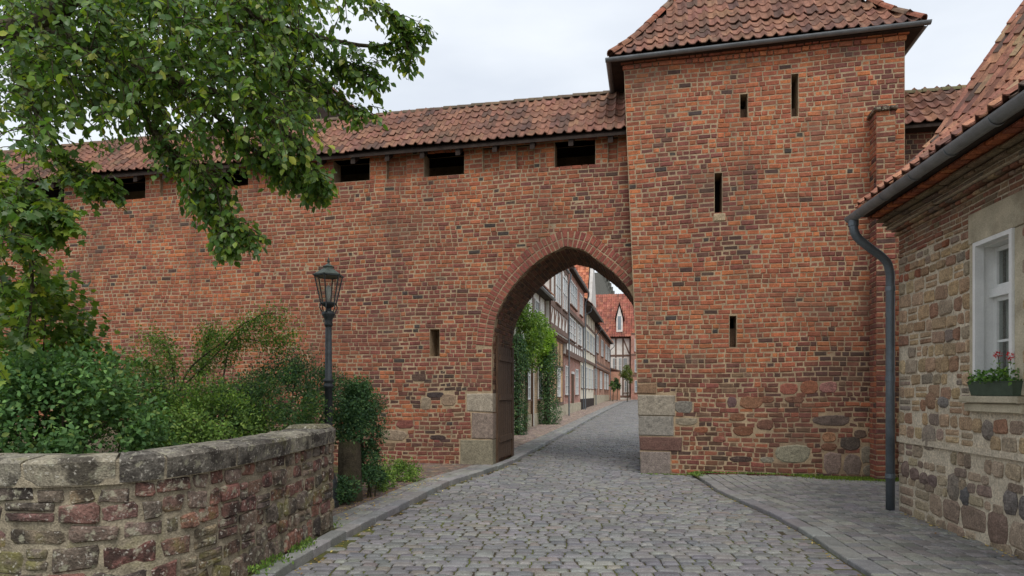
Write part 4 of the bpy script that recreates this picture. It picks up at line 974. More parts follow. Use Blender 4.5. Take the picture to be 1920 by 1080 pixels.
for k in range(6):                                     # scroll brackets, glazing bars, panes
    g = rot + math.pi / 3 * k; e = np.array([math.cos(g), math.sin(g), 0]); b0 = LB + e * .105 + np.array([0, 0, lz]); b1 = LB + e * .19 + np.array([0, 0, lz + .37])
    v, f = tube([LB + np.array([0, 0, 2.62]) + e * .03, LB + e * .09 + np.array([0, 0, 2.66]), LB + e * .12 + np.array([0, 0, 2.72]), LB + e * .1 + np.array([0, 0, 2.79])], .008, 6); obj('scroll', v, f, M['iron'], lan)
    v, f = tube([b0, b1], .009, 6); obj('glazing_bar', v, f, M['iron'], lan)
    g2 = g + math.pi / 3; e2 = np.array([math.cos(g2), math.sin(g2), 0]); c0 = LB + e2 * .105 + np.array([0, 0, lz]); c1 = LB + e2 * .19 + np.array([0, 0, lz + .37])
    obj('pane', [b0, c0, c1, b1], [(0, 1, 2, 3)], M['clear'], lan)
    v, f = tube([b0, c0], .01, 6); obj('rail', v, f, M['iron'], lan); v, f = tube([b1, c1], .012, 6); obj('rail', v, f, M['iron'], lan)
    v, f = tube([b1, b1 + e * .03 + np.array([0, 0, .012])], [.014, .004], 6); obj('finial', v, f, M['iron'], lan)
lpart('hood', [(.2, lz + .37), (.205, lz + .385), (.15, lz + .42), (.085, lz + .465), (.07, lz + .47), (.07, lz + .49), (.08, lz + .5), (.045, lz + .52), (.02, lz + .54), (.013, lz + .555), (.022, lz + .57), (.017, lz + .585), (.003, lz + .63)], 'copper', 6, rot, lan, False)
lpart('bulb', [(.02, lz), (.025, lz + .08), (.032, lz + .1), (.036, lz + .2), (.02, lz + .24)], 'curtain', 10, 0, lan)

# ------------------------------------------------------------------ houses up the street
def brickwall_mat(name, c1, c2, mo, sc=1.):
    m = bpy.data.materials.new(name); N, L = nodes_of(m); b = N['Principled BSDF']; geo = N.new('ShaderNodeNewGeometry')
    vr = N.new('ShaderNodeMapping'); vr.inputs['Rotation'].default_value = (0, 0, -(math.pi / 2 - AW)); L.new(geo.outputs['Position'], vr.inputs[0])
    sp = N.new('ShaderNodeSeparateXYZ'); cb = N.new('ShaderNodeCombineXYZ'); ad = N.new('ShaderNodeMath'); ad.operation = 'ADD'
    L.new(vr.outputs[0], sp.inputs[0]); L.new(sp.outputs[0], ad.inputs[0]); L.new(sp.outputs[1], ad.inputs[1]); L.new(ad.outputs[0], cb.inputs[0]); L.new(sp.outputs[2], cb.inputs[1])
    t = N.new('ShaderNodeTexBrick'); L.new(cb.outputs[0], t.inputs[0]); t.inputs['Scale'].default_value = 1; t.inputs['Brick Width'].default_value = .25 * sc; t.inputs['Row Height'].default_value = .08 * sc; t.inputs['Mortar Size'].default_value = .011 * sc
    t.inputs[1].default_value = (*lin(*c1), 1); t.inputs[2].default_value = (*lin(*c2), 1); t.inputs[3].default_value = (*lin(*mo), 1)
    nz = N.new('ShaderNodeTexNoise'); nz.inputs['Scale'].default_value = 1.3; nz.inputs['Detail'].default_value = 5; L.new(geo.outputs['Position'], nz.inputs['Vector'])
    r = N.new('ShaderNodeMapRange'); L.new(nz.outputs[0], r.inputs[0]); r.inputs[1].default_value = .3; r.inputs[2].default_value = .7; r.inputs[3].default_value = .72; r.inputs[4].default_value = 1.2
    vm = N.new('ShaderNodeVectorMath'); vm.operation = 'SCALE'; L.new(t.outputs[0], vm.inputs[0]); L.new(r.outputs[0], vm.inputs['Scale']); L.new(vm.outputs[0], b.inputs[0])
    bp = N.new('ShaderNodeBump'); bp.inputs['Strength'].default_value = .4; bp.inputs['Distance'].default_value = .008; bp.invert = True; L.new(t.outputs[1], bp.inputs['Height']); L.new(bp.outputs[0], b.inputs['Normal']); b.inputs['Roughness'].default_value = .9
    return m
M['bw_yellow'] = brickwall_mat('yellow_brickwork', (206, 176, 138), (186, 156, 120), (150, 136, 118))
M['bw_red'] = brickwall_mat('red_brickwork', (184, 110, 90), (164, 96, 80), (206, 192, 176))
M['bw_orange'] = brickwall_mat('orange_brickwork', (204, 142, 114), (186, 124, 100), (196, 178, 158))
M['timber'] = pmat('house_timber', lin(122, 98, 86), var=.25, vscale=4, fine=.2, bump=.3, rough=.85)
WHITE, CREAM, OCHRE, GREYW = lin(238, 234, 226), lin(236, 226, 204), lin(216, 176, 134), lin(206, 202, 196)
def gz(t): return STREET_SLOPE * max(t - 1, 0)
def swin(ho, fr, t0, t1, z0, z1, d, bars=2, rows=3, shutter=False):
    w = empty('window', tuple(fr.P((t0 + t1) / 2, z0, d))); par(w, ho); f = .07; mm = []
    merge('frame', [boxp(fr, t0, t0 + f, z0, z1, d, d + .05), boxp(fr, t1 - f, t1, z0, z1, d, d + .05), boxp(fr, t0 + f, t1 - f, z0, z0 + f, d, d + .05), boxp(fr, t0 + f, t1 - f, z1 - f, z1, d, d + .05)], M['white'], w)
    for i in range(1, bars): x = t0 + (t1 - t0) * i / bars; box('mullion', fr, x - .035, x + .035, z0 + f, z1 - f, d, d + .045, M['white'], w)
    for i in range(1, rows): y = z0 + (z1 - z0) * i / rows; box('glazing_bar', fr, t0 + f, t1 - f, y - .02, y + .02, d, d + .04, M['white'], w)
    for i in range(bars): box('pane', fr, t0 + f + (t1 - t0 - 2 * f) * i / bars, t0 + f + (t1 - t0 - 2 * f) * (i + 1) / bars, z0 + f, z1 - f, d - .01, d + .008, M['pane'], w)
    box('sill', fr, t0 - .06, t1 + .06, z0 - .07, z0, d - .02, d + .1, M['timber'], w)
    return w
def beam(ho, fr, a, b, w=.18, d=.0, pr=.03, mat='timber'):
    p = barp(fr, a, b, w, d - .02, d + pr); obj('beam', p[0], p[1], M[mat], ho, np.asarray(p[2]))
def eaves_roof(ho, t0, t1, ze, over=.45, depth=4.5, rise=4.6, pal=P_TILE, tiles=True, fr=ST, d=0.):
    r = empty('roof', tuple(fr.P((t0 + t1) / 2, ze, d))); par(r, ho)
    V = [(t0, ze, d + over), (t1, ze, d + over), (t1, ze + rise, d - depth), (t0, ze + rise, d - depth), (t0, ze - .12, d + over), (t1, ze - .12, d + over), (t1, ze - .1, d - 2 * depth), (t0, ze - .1, d - 2 * depth)]
    obj('sheathing', fr.arr(V), [(0, 1, 2, 3), (4, 5, 6, 7), (0, 1, 5, 4), (3, 2, 6, 7), (0, 3, 7, 4), (1, 2, 6, 5)], M['darkwood'], r)
    it = slope(fr, ze + .03, d + over, [(0, 0), (depth + over, rise)], lambda i: (t0 + .1, t1), step=.215, ex=.3, pal=pal)
    put_tiles('pantile', it, (TV, TF), TILE_ME, r, 0)
    v, f = halfpipe(fr.P(t0, ze - .07, d + over + .06), fr.P(t1, ze - .07, d + over + .06), .075, 7); obj('gutter', v, f, M['zinc'], r)
    return r
def pipe(ho, t, ze, d=.0, over=.45):
    v, f = tube([ST.P(t, ze - .1, d + over + .05), ST.P(t, ze - .35, d + over + .02), ST.P(t, ze - .75, d + .1), ST.P(t, ze - 1.2, d + .08), ST.P(t, gz(t) + .1, d + .08)], .042, 8); obj('downpipe', v, f, M['pipe'], ho)
def wallbox(name, ho, t0, t1, z0, z1, mat, d=0., depth=9., col=(.5, .5, .5), fr=ST):
    return box(name, fr, t0, t1, z0, z1, d - depth, d, M[mat], ho, col)

# yellow-brick house with ivy, nearest the gate
h = empty('town_house', tuple(ST.P(10, gz(10), 0)), 'yellow brick town house nearest the archway, half hidden by ivy', 'house', 'houses along the left side of the street')
g = gz(14); wallbox('ground_floor', h, 3.2, 17.0, -.3, 3.4 + g, 'bw_yellow'); wallbox('upper_floor', h, 3.2, 17.0, 3.4 + g, 6.2, 'plaster', .06, 9, WHITE)
wallbox('plinth', h, 3.2, 17.0, -.3, g + .62, 'dressed', .05, 1)
for a in (7.4, 9.6, 12.25, 15.2): swin(h, ST, a, a + .95, 1.25 + g, 2.75 + g, .02)
for a in (5, 8, 11, 14): swin(h, ST, a, a + 1.0, 4.2 + g, 5.6 + g, .08)
for a in (3.3, 4.7, 6.4, 7.7, 9.4, 10.7, 12.4, 13.7, 15.4, 16.9): beam(h, ST, (a, 3.5 + g), (a, 6.2), .18, .06)
for z in (3.5, 4.15): beam(h, ST, (3.2, z + g), (17, z + g), .2, .06, .04)
for a in (13.55, 13.75): box('drain_board', ST, a, a + .09, g + .1, 3.4 + g, .01, .1, M['white' if a > 13.6 else 'wood'], h)
eaves_roof(h, 3.2, 17.0, 6.2)
# half-timbered house with a jettied upper floor
h = empty('town_house', tuple(ST.P(20, gz(20), 0)), 'dark half-timbered house with jettied upper storey beside the ivy column', 'house', 'houses along the left side of the street')
g = gz(20); a0, a1 = 17.05, 23.9
wallbox('ground_floor', h, a0, a1, -.3, 4.75, 'plaster', 0, 9, OCHRE); wallbox('upper_floor', h, a0, a1, 4.75, 8.7, 'plaster', .28, 9, WHITE); wallbox('plinth', h, a0, a1, -.3, g + .75, 'dressed', .06, 1)
for i, a in enumerate(np.linspace(a0 + .12, a1 - .12, 6)):
    beam(h, ST, (a, 4.9), (a, 8.7), .26, .28, .04); beam(h, ST, (a, g + .75), (a, 4.7), .2, 0, .03)
for z in (4.95, 6.05, 8.55): beam(h, ST, (a0, z), (a1, z), .28, .28, .05)
for a, b in zip(np.linspace(a0 + .2, a1 - .2, 6)[:-1], np.linspace(a0 + .2, a1 - .2, 6)[1:]): beam(h, ST, (a, 5.05), (a * .4 + b * .6, 5.95), .1, .28, .03)
for z in (g + .85, 3.1, 4.6): beam(h, ST, (a0, z), (a1, z), .2, 0, .04)
for k, a in enumerate(np.linspace(a0 + .12, a1 - .12, 6)[:-1]):
    if k in (1, 3): swin(h, ST, a + .15, a + 1.95, 6.25, 8.1, .31, 2, 2)
    if k in (0, 3): swin(h, ST, a + .15, a + 1.25, g + 1.25, g + 2.85, .02, 2, 3)
for a in np.arange(a0 + .2, a1, .6): box('joist_end', ST, a, a + .16, 4.58, 4.74, -.1, .27, M['timber'], h)
eaves_roof(h, a0, a1, 8.75, .3); pipe(h, a1 - .1, 8.7, .28, .15)
# red brick house with white half-timbered middle storey
h = empty('town_house', tuple(ST.P(28, gz(28), 0)), 'tall red brick house with white half-timbered middle storey', 'house', 'houses along the left side of the street')
g = gz(28); a0, a1 = 23.95, 33.2
wallbox('ground_floor', h, a0, a1, -.3, 4.0, 'bw_red'); wallbox('middle_floor', h, a0, a1, 4.0, 6.55, 'plaster', .18, 9, WHITE); wallbox('upper_floor', h, a0, a1, 6.55, 9.0, 'bw_red', .3, 9); wallbox('plinth', h, a0, a1, -.3, g + .7, 'dressed', .06, 1)
beam(h, ST, (a0, 4.05), (a1, 4.05), .34, .18, .08); beam(h, ST, (a0, 6.55), (a1, 6.55), .24, .3, .05)
for i, a in enumerate(np.linspace(a0 + .1, a1 - .1, 8)): beam(h, ST, (a, 4.2), (a, 6.45), .13, .18, .03)
beam(h, ST, (a0, 4.75), (a1, 4.75), .14, .18, .035)
for k in range(5):
    if k in (2, 4): continue
    a = a0 + .7 + k * 1.75; L_ = 1.9; swin(h, ST, a, a + L_, 4.95, 6.3, .2, 2, 3); swin(h, ST, a, a + L_ * .9, 7.0, 8.45, .31, 2, 2)
    if k != 1: swin(h, ST, a, a + 1.6, g + 1.25, g + 3.0, .02, 2, 3)
dr = empty('door', tuple(ST.P(a0 + 4.4, g, 0))); par(dr, h); box('door_leaf', ST, a0 + 3.95, a0 + 5.0, g + .15, g + 2.6, -.02, .05, M['wood'], dr); box('door_frame', ST, a0 + 3.85, a0 + 5.1, g + 2.6, g + 2.75, -.02, .08, M['white'], dr)
eaves_roof(h, a0, a1, 9.05, .55, pal=P_TILE); pipe(h, a1 - .05, 9.0, .3, .3)
# cream house
h = empty('town_house', tuple(ST.P(39, gz(39), 0)), 'cream rendered house with deep dark eaves and orange gabled roof', 'house', 'houses along the left side of the street')
g = gz(39); a0, a1 = 33.3, 44.3
wallbox('ground_floor', h, a0, a1, -.3, 4.2, 'plaster', 0, 9, CREAM); wallbox('upper_floor', h, a0, a1, 4.2, 8.0, 'plaster', .12, 9, CREAM); wallbox('plinth', h, a0, a1, -.3, g + .8, 'darkwood', .05, 1)
for z in (4.2, 6.95): beam(h, ST, (a0, z), (a1, z), .2, .12, .04)
for k in range(4):
    a = a0 + .5 + k * 2.7; swin(h, ST, a, a + 1.8, 5.0, 6.6, .13, 2, 2); swin(h, ST, a, a + 1.6, g + 1.6, g + 3.3, .02, 2, 2)
for k in range(8): beam(h, ST, (a0 + .15 + k * 1.5, 7.0), (a0 + .15 + k * 1.5, 8.0), .16, .12, .03)
eaves_roof(h, a0, a1, 8.1, .8); pipe(h, a0 + .3, 8.0, .12, .6)
# its steep gabled cross roof: near slope faces down the street
OR = [((206, 130, 96), 4), ((216, 144, 108), 3), ((190, 114, 86), 3), ((172, 104, 82), 1)]
CR = Frame(*ST.P(41.2, 0, -1.0)[:2], AW)
cr_ = empty('cross_roof', tuple(ST.P(45, 8, -2))); par(cr_, h)
it = slope(CR, 8.1, 0, [(0, 0), (3.6, 5.8)], lambda i: (-9, .6), step=.25, ex=.34, pal=OR); put_tiles('pantile', it, (TV * 1.2, TF), TILE_ME, cr_, 0)
V = CR.arr([(-9, 8.05, 0), (.7, 8.05, 0), (.7, 13.85, -3.6), (-9, 13.85, -3.6), (-9, 8.05, -7.2), (.7, 8.05, -7.2)]); obj('sheathing', V, [(0, 1, 2, 3), (3, 2, 5, 4), (0, 3, 4), (1, 2, 5), (0, 1, 5, 4)], M['darkwood'], cr_)
V = CR.arr([(.72, 7.6, .05), (.72, 13.95, -3.6), (.72, 7.6, -7.3), (1.0, 7.6, .05), (1.0, 13.95, -3.6), (1.0, 7.6, -7.3)]); obj('gable', V, [(0, 1, 2), (3, 4, 5), (0, 1, 4, 3), (1, 2, 5, 4), (0, 2, 5, 3)], M['plaster'], cr_, np.asarray(GREYW))
# orange brick house, lower eaves
h = empty('town_house', tuple(ST.P(55, gz(55), 0)), 'two-storey orange brick house with low grey eaves, farthest of the row', 'house', 'houses along the left side of the street')
g = gz(52); a0, a1 = 44.4, 66.
wallbox('ground_floor', h, a0, a1, -.3, 4.2, 'bw_orange'); wallbox('upper_floor', h, a0, a1, 4.2, 7.7, 'bw_orange', .12, 9); wallbox('plinth', h, a0, a1, -.3, g + .9, 'dressed', .06, 1)
for z in (4.15, 4.55, 7.6): beam(h, ST, (a0, z), (a1, z), .2, .12, .05)
for k in range(11):
    a = a0 + .25 + k * 2.1; beam(h, ST, (a, 4.6), (a, 7.6), .2, .12, .04); beam(h, ST, (a, g + .9), (a, 4.1), .18, 0, .04)
    if k in (0, 3, 6, 8): swin(h, ST, a + .3, a + 3.0, 5.4, 7.1, .14, 2, 2); swin(h, ST, a + .3, a + 2.8, g + 1.5, g + 3.3, .03, 2, 2)
eaves_roof(h, a0, a1, 7.8, .5, pal=OR); pipe(h, a0 + .2, 7.7, .12, .5); pipe(h, a1 - .3, 7.7, .12, .5)
# half-timbered house closing the street
E = Frame(12.2, 82., AW, z0=.9)
h = empty('street_end_house', tuple(E.P(1.5, 0, 0)), 'white half-timbered house with big red tile roof closing the street', 'house')
e0, e1 = -.8, E.s_at(1183); 
box('wall', E, e0, e1, -1, 8.0, -7, 0, M['plaster'], h, WHITE)
for z in (.4, 3.0, 5.6, 7.9): beam(h, E, (e0, z), (e1, z), .24, 0, .05)
for a in np.linspace(e0 + .1, e1 - .1, 5): beam(h, E, (a, .4), (a, 7.9), .2, 0, .04)
beam(h, E, (e0 + .2, 5.8), (e0 + .8, 7.8), .16, 0, .04); beam(h, E, (e1 - .2, 5.8), (e1 - 1.0, 7.8), .16, 0, .04)
for a, b in ((1149, 1157), (1160, 1166), (1168, 1176)): swin(h, E, E.s_at(a), E.s_at(b), 3.3, 5.3, .03, 2, 2)
for a, b in ((1171, 1178),): swin(h, E, E.s_at(a), E.s_at(b), .9, 2.4, .03, 2, 2)
rr = empty('roof', tuple(E.P(1, 8, 0))); par(rr, h); P_ER = [((176, 110, 92), 4), ((164, 100, 84), 3), ((188, 124, 104), 2), ((144, 92, 80), 1)]
it = slope(E, 7.95, .5, [(0, 0), (3.9, 5.9)], lambda i: (e0 - 2.2, e1 + 1.4), step=.3, ex=.42, pal=P_ER); put_tiles('pantile', it, (TV * 1.45, TF), TILE_ME, rr, 0)
V = E.arr([(e0 - 2.4, 7.9, .5), (e1 + 1.4, 7.9, .5), (e1 + 1.4, 13.8, -3.4), (e0 - 2.4, 13.8, -3.4), (e0 - 2.4, 7.9, -7.3), (e1 + 1.4, 7.9, -7.3)]); obj('sheathing', V, [(0, 1, 2, 3), (3, 2, 5, 4), (0, 3, 4), (1, 2, 5), (0, 1, 5, 4)], M['darkwood'], rr)
dm = empty('dormer', tuple(E.P(E.s_at(1162), 9, 0))); par(dm, h); da, db = E.s_at(1156), E.s_at(1167.5)
V = [(da, 8.6, .3), (db, 8.6, .3), (db, 10.3, .3), ((da + db) / 2, 11.9, .3), (da, 10.3, .3)]; V = V + [(x, z, -3) for x, z, _ in V]
obj('dormer_wall', E.arr(V), [(0, 1, 2, 3, 4), (5, 6, 7, 8, 9)] + [(i, (i + 1) % 5, 5 + (i + 1) % 5, 5 + i) for i in range(5)], M['plaster'], dm, np.asarray(WHITE))
V = [(da - .2, 10.15, .45), ((da + db) / 2, 12.15, .45), (db + .2, 10.15, .45), (da - .2, 10.3, .45), ((da + db) / 2, 12.4, .45), (db + .2, 10.3, .45)]; V = V + [(x, z, -3) for x, z, _ in V]
obj('dormer_roof', E.arr(V), [(0, 1, 4, 3), (1, 2, 5, 4), (3, 4, 10, 9), (4, 5, 11, 10), (0, 1, 7, 6), (1, 2, 8, 7), (0, 3, 9, 6), (2, 5, 11, 8)], M['darkwood'], dm)
box('dormer_pane', E, da + .18, db - .18, 8.9, 10.6, .3, .34, M['pane'], dm)
# gabled neighbour to its right
h = empty('gabled_house', tuple(E.P(e1 + 3, 0, 2)), 'narrow half-timbered gable house at the street end, beside the tower edge', 'house')
box('wall', E, e1 + .05, e1 + 8, -1, 8.2, -5, 1.5, M['bw_red'], h)
V = [(e1 + .05, 8.2, 1.5), (e1 + 8, 8.2, 1.5), (e1 + 4, 14, 1.5)]; V = V + [(x, z, -5) for x, z, _ in V]; obj('gable', E.arr(V), [(0, 1, 2), (3, 4, 5), (0, 2, 5, 3), (1, 2, 5, 4)], M['plaster'], h, np.asarray(lin(190, 120, 92)))
p = [boxp(E, e1 + .08, e1 + 8, z, z + .22, 1.5, 1.55) for z in (2.9, 5.5, 8.1)]; merge('beam', p, M['timber'], h)
for z in (3.4, 6.0): swin(h, E, e1 + .5, e1 + 1.4, z, z + 1.6, 1.52, 2, 3)
swin(h, E, e1 + .5, e1 + 1.4, .9, 2.4, 1.52, 2, 2)
# low brick garden wall and grey gable behind the roofs
G2 = Frame(*W.P(-4.6, 0, -66.4)[:2], AW, z0=.75)
h = empty('garden_wall', tuple(G2.P(1, 0, 0)), 'low brick wall at the far end of the street row', 'garden wall'); box('wall', G2, -.2, 1.15, -.5, 3.6, -.3, 0, M['bw_orange'], h); p = G2.arr([(-.2, 4.0, .05), (1.2, 3.6, .05), (1.2, 3.75, .05), (-.2, 4.15, .05), (-.2, 3.5, -.35), (1.2, 3.5, -.35), (1.2, 3.75, -.35), (-.2, 4.15, -.35)]); obj('coping', p, BOXF, M['timber'], h)
G3 = Frame(14, 105, AW); x0, x1 = G3.s_at(1124), G3.s_at(1149)
h = empty('church_gable', tuple(G3.P(x0, 0, 0)), 'grey stone gable rising behind the red roofs at the street end', 'church'); V = [(x0 - 3, 0, 0), (x1, 0, 0), (x1, 17.5, 0), (x0 + .6, 21.5, 0), (x0 - 3, 21.5, 0)]; V = V + [(x, z, -6) for x, z, _ in V]
obj('gable_wall', G3.arr(V), [(0, 1, 2, 3, 4), (5, 6, 7, 8, 9)] + [(i, (i + 1) % 5, 5 + (i + 1) % 5, 5 + i) for i in range(5)], M['stone'], h, np.asarray(lin(112, 112, 106)))
for k in range(6):
    x = x0 + .6 + (x1 - x0 - .6) * k / 6; z = 21.5 - 4.0 * k / 6; box('step_stone', G3, x, x + .55, z - .9, z + .25, -.4, .08, M['stone'], h, lin(104, 104, 98))

# ------------------------------------------------------------------ leaves
LEAF7 = np.array([(0, 0, 0), (-.3, .32, .07), (.3, .32, .07), (-.27, .66, .05), (.27, .66, .05), (0, 1, -.1), (0, .5, -.01)]); LF7 = np.array([(0, 2, 6), (2, 4, 6), (4, 5, 6), (5, 3, 6), (3, 1, 6), (1, 0, 6)])
LEAF5 = np.array([(0, 0, 0), (-.28, .45, .06), (.28, .45, .06), (0, 1, -.05)]); LF5 = np.array([(0, 2, 3), (0, 3, 1)])
MAPLE = np.array([(0, 0, 0), (.5, .12, .03), (.3, .4, .03), (.55, .62, -.02), (.2, .7, .03), (0, 1.05, -.1), (-.2, .7, .03), (-.55, .62, -.02), (-.3, .4, .03), (-.5, .12, .03), (0, .42, 0)])
MF = np.array([(i, (i + 1) % 10, 10) for i in range(10)])
def leaf_geo(P, D, Nn, S, tpl=LEAF7):
    """P centres, D tip directions, Nn rough normals, S sizes -> (n, k, 3)"""
    D = D / (np.linalg.norm(D, axis=1)[:, None] + 1e-9); X = np.cross(D, Nn); X /= np.linalg.norm(X, axis=1)[:, None] + 1e-9; Z = np.cross(X, D)
    return P[:, None] + S[:, None, None] * (tpl[None, :, :1] * X[:, None] + tpl[None, :, 1:2] * D[:, None] + tpl[None, :, 2:] * Z[:, None])
def leaf_mesh(name, G, C, mat, parent, faces=LF7, kind=None):
    n, k, _ = G.shape; V = G.reshape(-1, 3); F = (faces[None] + (np.arange(n) * k)[:, None, None]).reshape(-1, 3)
    me = bpy.data.meshes.new(name); me.vertices.add(len(V)); c = V.mean(0) if parent is not None else np.zeros(3); me.vertices.foreach_set('co', (V - c).astype(np.float32).ravel())
    me.loops.add(F.size); me.loops.foreach_set('vertex_index', F.astype(np.int32).ravel()); me.polygons.add(len(F)); me.polygons.foreach_set('loop_start', np.arange(0, F.size, 3, dtype=np.int32))
    a = me.color_attributes.new('col', 'FLOAT_COLOR', 'POINT'); cc = np.ones((n, k, 4), np.float32); cc[:, :, :3] = C[:, None]; a.data.foreach_set('color', cc.ravel())
    me.update(calc_edges=True); me.materials.append(mat); o = bpy.data.objects.new(name, me); o.location = c; COL.objects.link(o); par(o, parent)
    if kind: o['kind'] = kind
    return o
def leaf_cols(n, pal):
    w = np.array([p[1] for p in pal], float); i = rng.choice(len(pal), n, p=w / w.sum()); base = np.array([lin(*p[0]) for p in pal])[i]; return 1.16 * base * rng.uniform(.7, 1.3, (n, 1))
def unit(n): v = rng.normal(size=(n, 3)); return v / np.linalg.norm(v, axis=1)[:, None]
G_TREE = [((88, 116, 52), 5), ((76, 106, 54), 4), ((104, 130, 56), 3.4), ((126, 146, 60), 2), ((150, 156, 66), .8), ((92, 122, 78), 1.5)]
G_BUSH = [((80, 108, 60), 4), ((68, 98, 60), 4), ((96, 124, 66), 3), ((118, 138, 76), 1.6), ((58, 84, 50), 2)]
G_DARK = [((62, 92, 58), 4), ((52, 80, 54), 4), ((80, 110, 66), 2.4), ((104, 130, 80), 1)]
G_LITE = [((110, 138, 64), 3), ((96, 124, 58), 3), ((130, 152, 72), 2), ((78, 106, 54), 2)]

# foreground tree: trunk outside the picture, limbs and sprays hanging into it
tree = empty('lime_tree', (-6.6, 6.8, 0), 'large leafy tree whose branches hang over the wall at upper left', 'tree')
v, f = tube([(-6.9, 7.0, -.2), (-6.7, 6.9, 1.2), (-6.5, 6.8, 2.8), (-6.2, 6.7, 4.3), (-6.0, 6.7, 5.6), (-5.6, 6.6, 7.2)], [.46, .34, .3, .27, .2, .12], 14); obj('trunk', v, f, M['bark'], tree, smooth=True)
BR = [([(-260, 150, 6.8), (-100, 95, 6.7), (0, 62, 6.4), (90, 35, 6.2), (150, -20, 6.1), (260, -110, 6.1), (480, -170, 6.2)], .15, .05),
      ([(60, 45, 6.3), (110, 62, 6.2), (200, 112, 6.1), (330, 150, 6.1), (450, 190, 6.2), (540, 250, 6.3), (580, 310, 6.3), (600, 355, 6.4)], .055, .008),
      ([(260, -110, 6.1), (380, -30, 6.2), (500, 40, 6.3), (620, 75, 6.4), (720, 85, 6.5), (800, 48, 6.5)], .05, .006),
      ([(380, -30, 6.2), (480, 80, 6.4), (560, 140, 6.5), (620, 180, 6.6), (690, 215, 6.6)], .03, .006),
      ([(200, 112, 6.1), (270, 220, 6.2), (325, 290, 6.2), (375, 360, 6.3), (425, 410, 6.3), (470, 440, 6.3)], .035, .006),
      ([(0, 62, 6.4), (50, 170, 6.2), (100, 280, 6.1), (150, 330, 6.1), (205, 352, 6.1)], .035, .006),
      ([(-260, 150, 6.8), (-120, 260, 5.6), (-20, 340, 5.5), (40, 420, 5.5), (60, 520, 5.5), (50, 640, 5.5)], .05, .006),
      ([(480, -170, 6.2), (590, -60, 6.3), (690, 0, 6.4), (745, 40, 6.4), (770, 110, 6.5)], .03, .006),
      ([(500, 40, 6.3), (600, 100, 6.6), (670, 130, 6.6), (710, 150, 6.6)], .02, .005),
      ([(330, 150, 6.1), (430, 240, 6.4), (500, 300, 6.5), (560, 330, 6.6), (605, 345, 6.6)], .025, .005),
      ([(-20, 340, 5.5), (60, 390, 5.4), (110, 410, 5.4)], .015, .004), ([(325, 290, 6.2), (395, 330, 6.2), (418, 420, 6.2), (424, 450, 6.2)], .015, .004)]
sprays = []
for pts, r0, r1 in BR:
    P = [at(*p) for p in pts]; P = catmull(P, 4); n = len(P); v, f = tube(P, list(np.linspace(r0, r1, n)), 7); obj('branch', v, f, M['bark'], tree, smooth=True); sprays.append(np.array(P))
twigs = []; LP = []; LD = []
def add_twig(p, dirv, L, nl):
    d = np.array(dirv, float); d /= np.linalg.norm(d); q = [p]; 
    for k in range(4): d = d + np.array([0, 0, -.22]) + rng.normal(0, .12, 3); d /= np.linalg.norm(d); q.append(q[-1] + d * L / 4)
    twigs.append(q); q = np.array(q)
    for k in range(nl):
        t = (k + .7) / nl * 4; i = min(int(t), 3); b = q[i] + (q[i + 1] - q[i]) * (t - i); sd_ = np.cross(q[i + 1] - q[i], [0, 0, 1]); sd_ /= np.linalg.norm(sd_) + 1e-6
        LP.append(b + rng.normal(0, .012, 3)); LD.append((q[i + 1] - q[i]) / (L / 4) * .5 + sd_ * (1 if k % 2 else -1) * .8 + np.array([0, 0, -.55]) + rng.normal(0, .25, 3))
for bi, P in enumerate(sprays):
    if bi == 0: continue
    n = len(P); m = 72 if bi in (2, 7, 8) else 150 if bi in (1, 4, 9) else 55 if bi == 6 else 80
    for k in range(m):
        i = rng.uniform(.12, 1) * (n - 1); j = min(int(i), n - 2); p = P[j] + (P[j + 1] - P[j]) * (i - j); taper = 1 - .55 * i / n
        d = (P[j + 1] - P[j]) / np.linalg.norm(P[j + 1] - P[j]) + unit(1)[0] * 1.1; add_twig(p + rng.normal(0, .05, 3) * taper, d, rng.uniform(.22, .5) * taper, 8)
MASS = [(0, -80, 560, 150, 1400), (0, 130, 300, 220, 150), (0, 120, 440, 200, 110), (430, -80, 660, 30, 90), (-80, 230, 70, 400, 50), (-80, 420, 40, 600, 44), (290, 180, 390, 300, 40), (460, 170, 570, 270, 70), (380, 120, 560, 220, 90), (0, -80, 300, 120, 120)]
for x0, y0, x1, y1, m in MASS:
    for k in range(m):
        if rng.uniform() < .12 or math.sin(k * 1.7) > .93: continue
        Y = rng.uniform(5.6, 8.4) if x0 >= 0 else rng.uniform(5.0, 6.0)
        p = at(rng.uniform(x0, x1), rng.uniform(y0, y1), Y); add_twig(p, unit(1)[0] + np.array([.5, 0, -.1]), rng.uniform(.3, .55), 12)
LP, LD = np.array(LP), np.array(LD); nl = len(LP); print('tree leaves', nl)
mp_ = np.array([project(p)[0] < 210 and project(p)[1] > 270 for p in LP])
for sel, tpl, fc, sz, pal, nm in ((~mp_, LEAF7, LF7, (.066, .1), G_TREE, 'a'), (mp_, MAPLE, MF, (.06, .1), G_TREE + [((104, 120, 40), 3)], 'b')):
    P, D = LP[sel], LD[sel]; n = len(P); Nn = unit(n) * .7 + np.array([0, -.35, .7]); S = rng.uniform(*sz, n) * np.where(rng.uniform(0, 1, n) < .35, .62, 1); G = leaf_geo(P, D, Nn, S, tpl); C = leaf_cols(n, pal)
    pxy = np.array([project(p) for p in P]); sp = (pxy[:, 0] > 420) & (pxy[:, 0] < 1900) & (pxy[:, 1] > 0) if nm == 'a' else (pxy[:, 0] > 20) & (pxy[:, 1] < 420)
    ind = rng.permutation(np.nonzero(sp)[0])[:230 if nm == 'a' else 60]; keep = np.ones(n, bool); keep[ind] = False
    for i in ind: obj('leaf', G[i], [tuple(q) for q in fc], M['leaf'], tree, C[i])
    leaf_mesh('crown', G[keep], C[keep], M['leaf'], tree, fc)
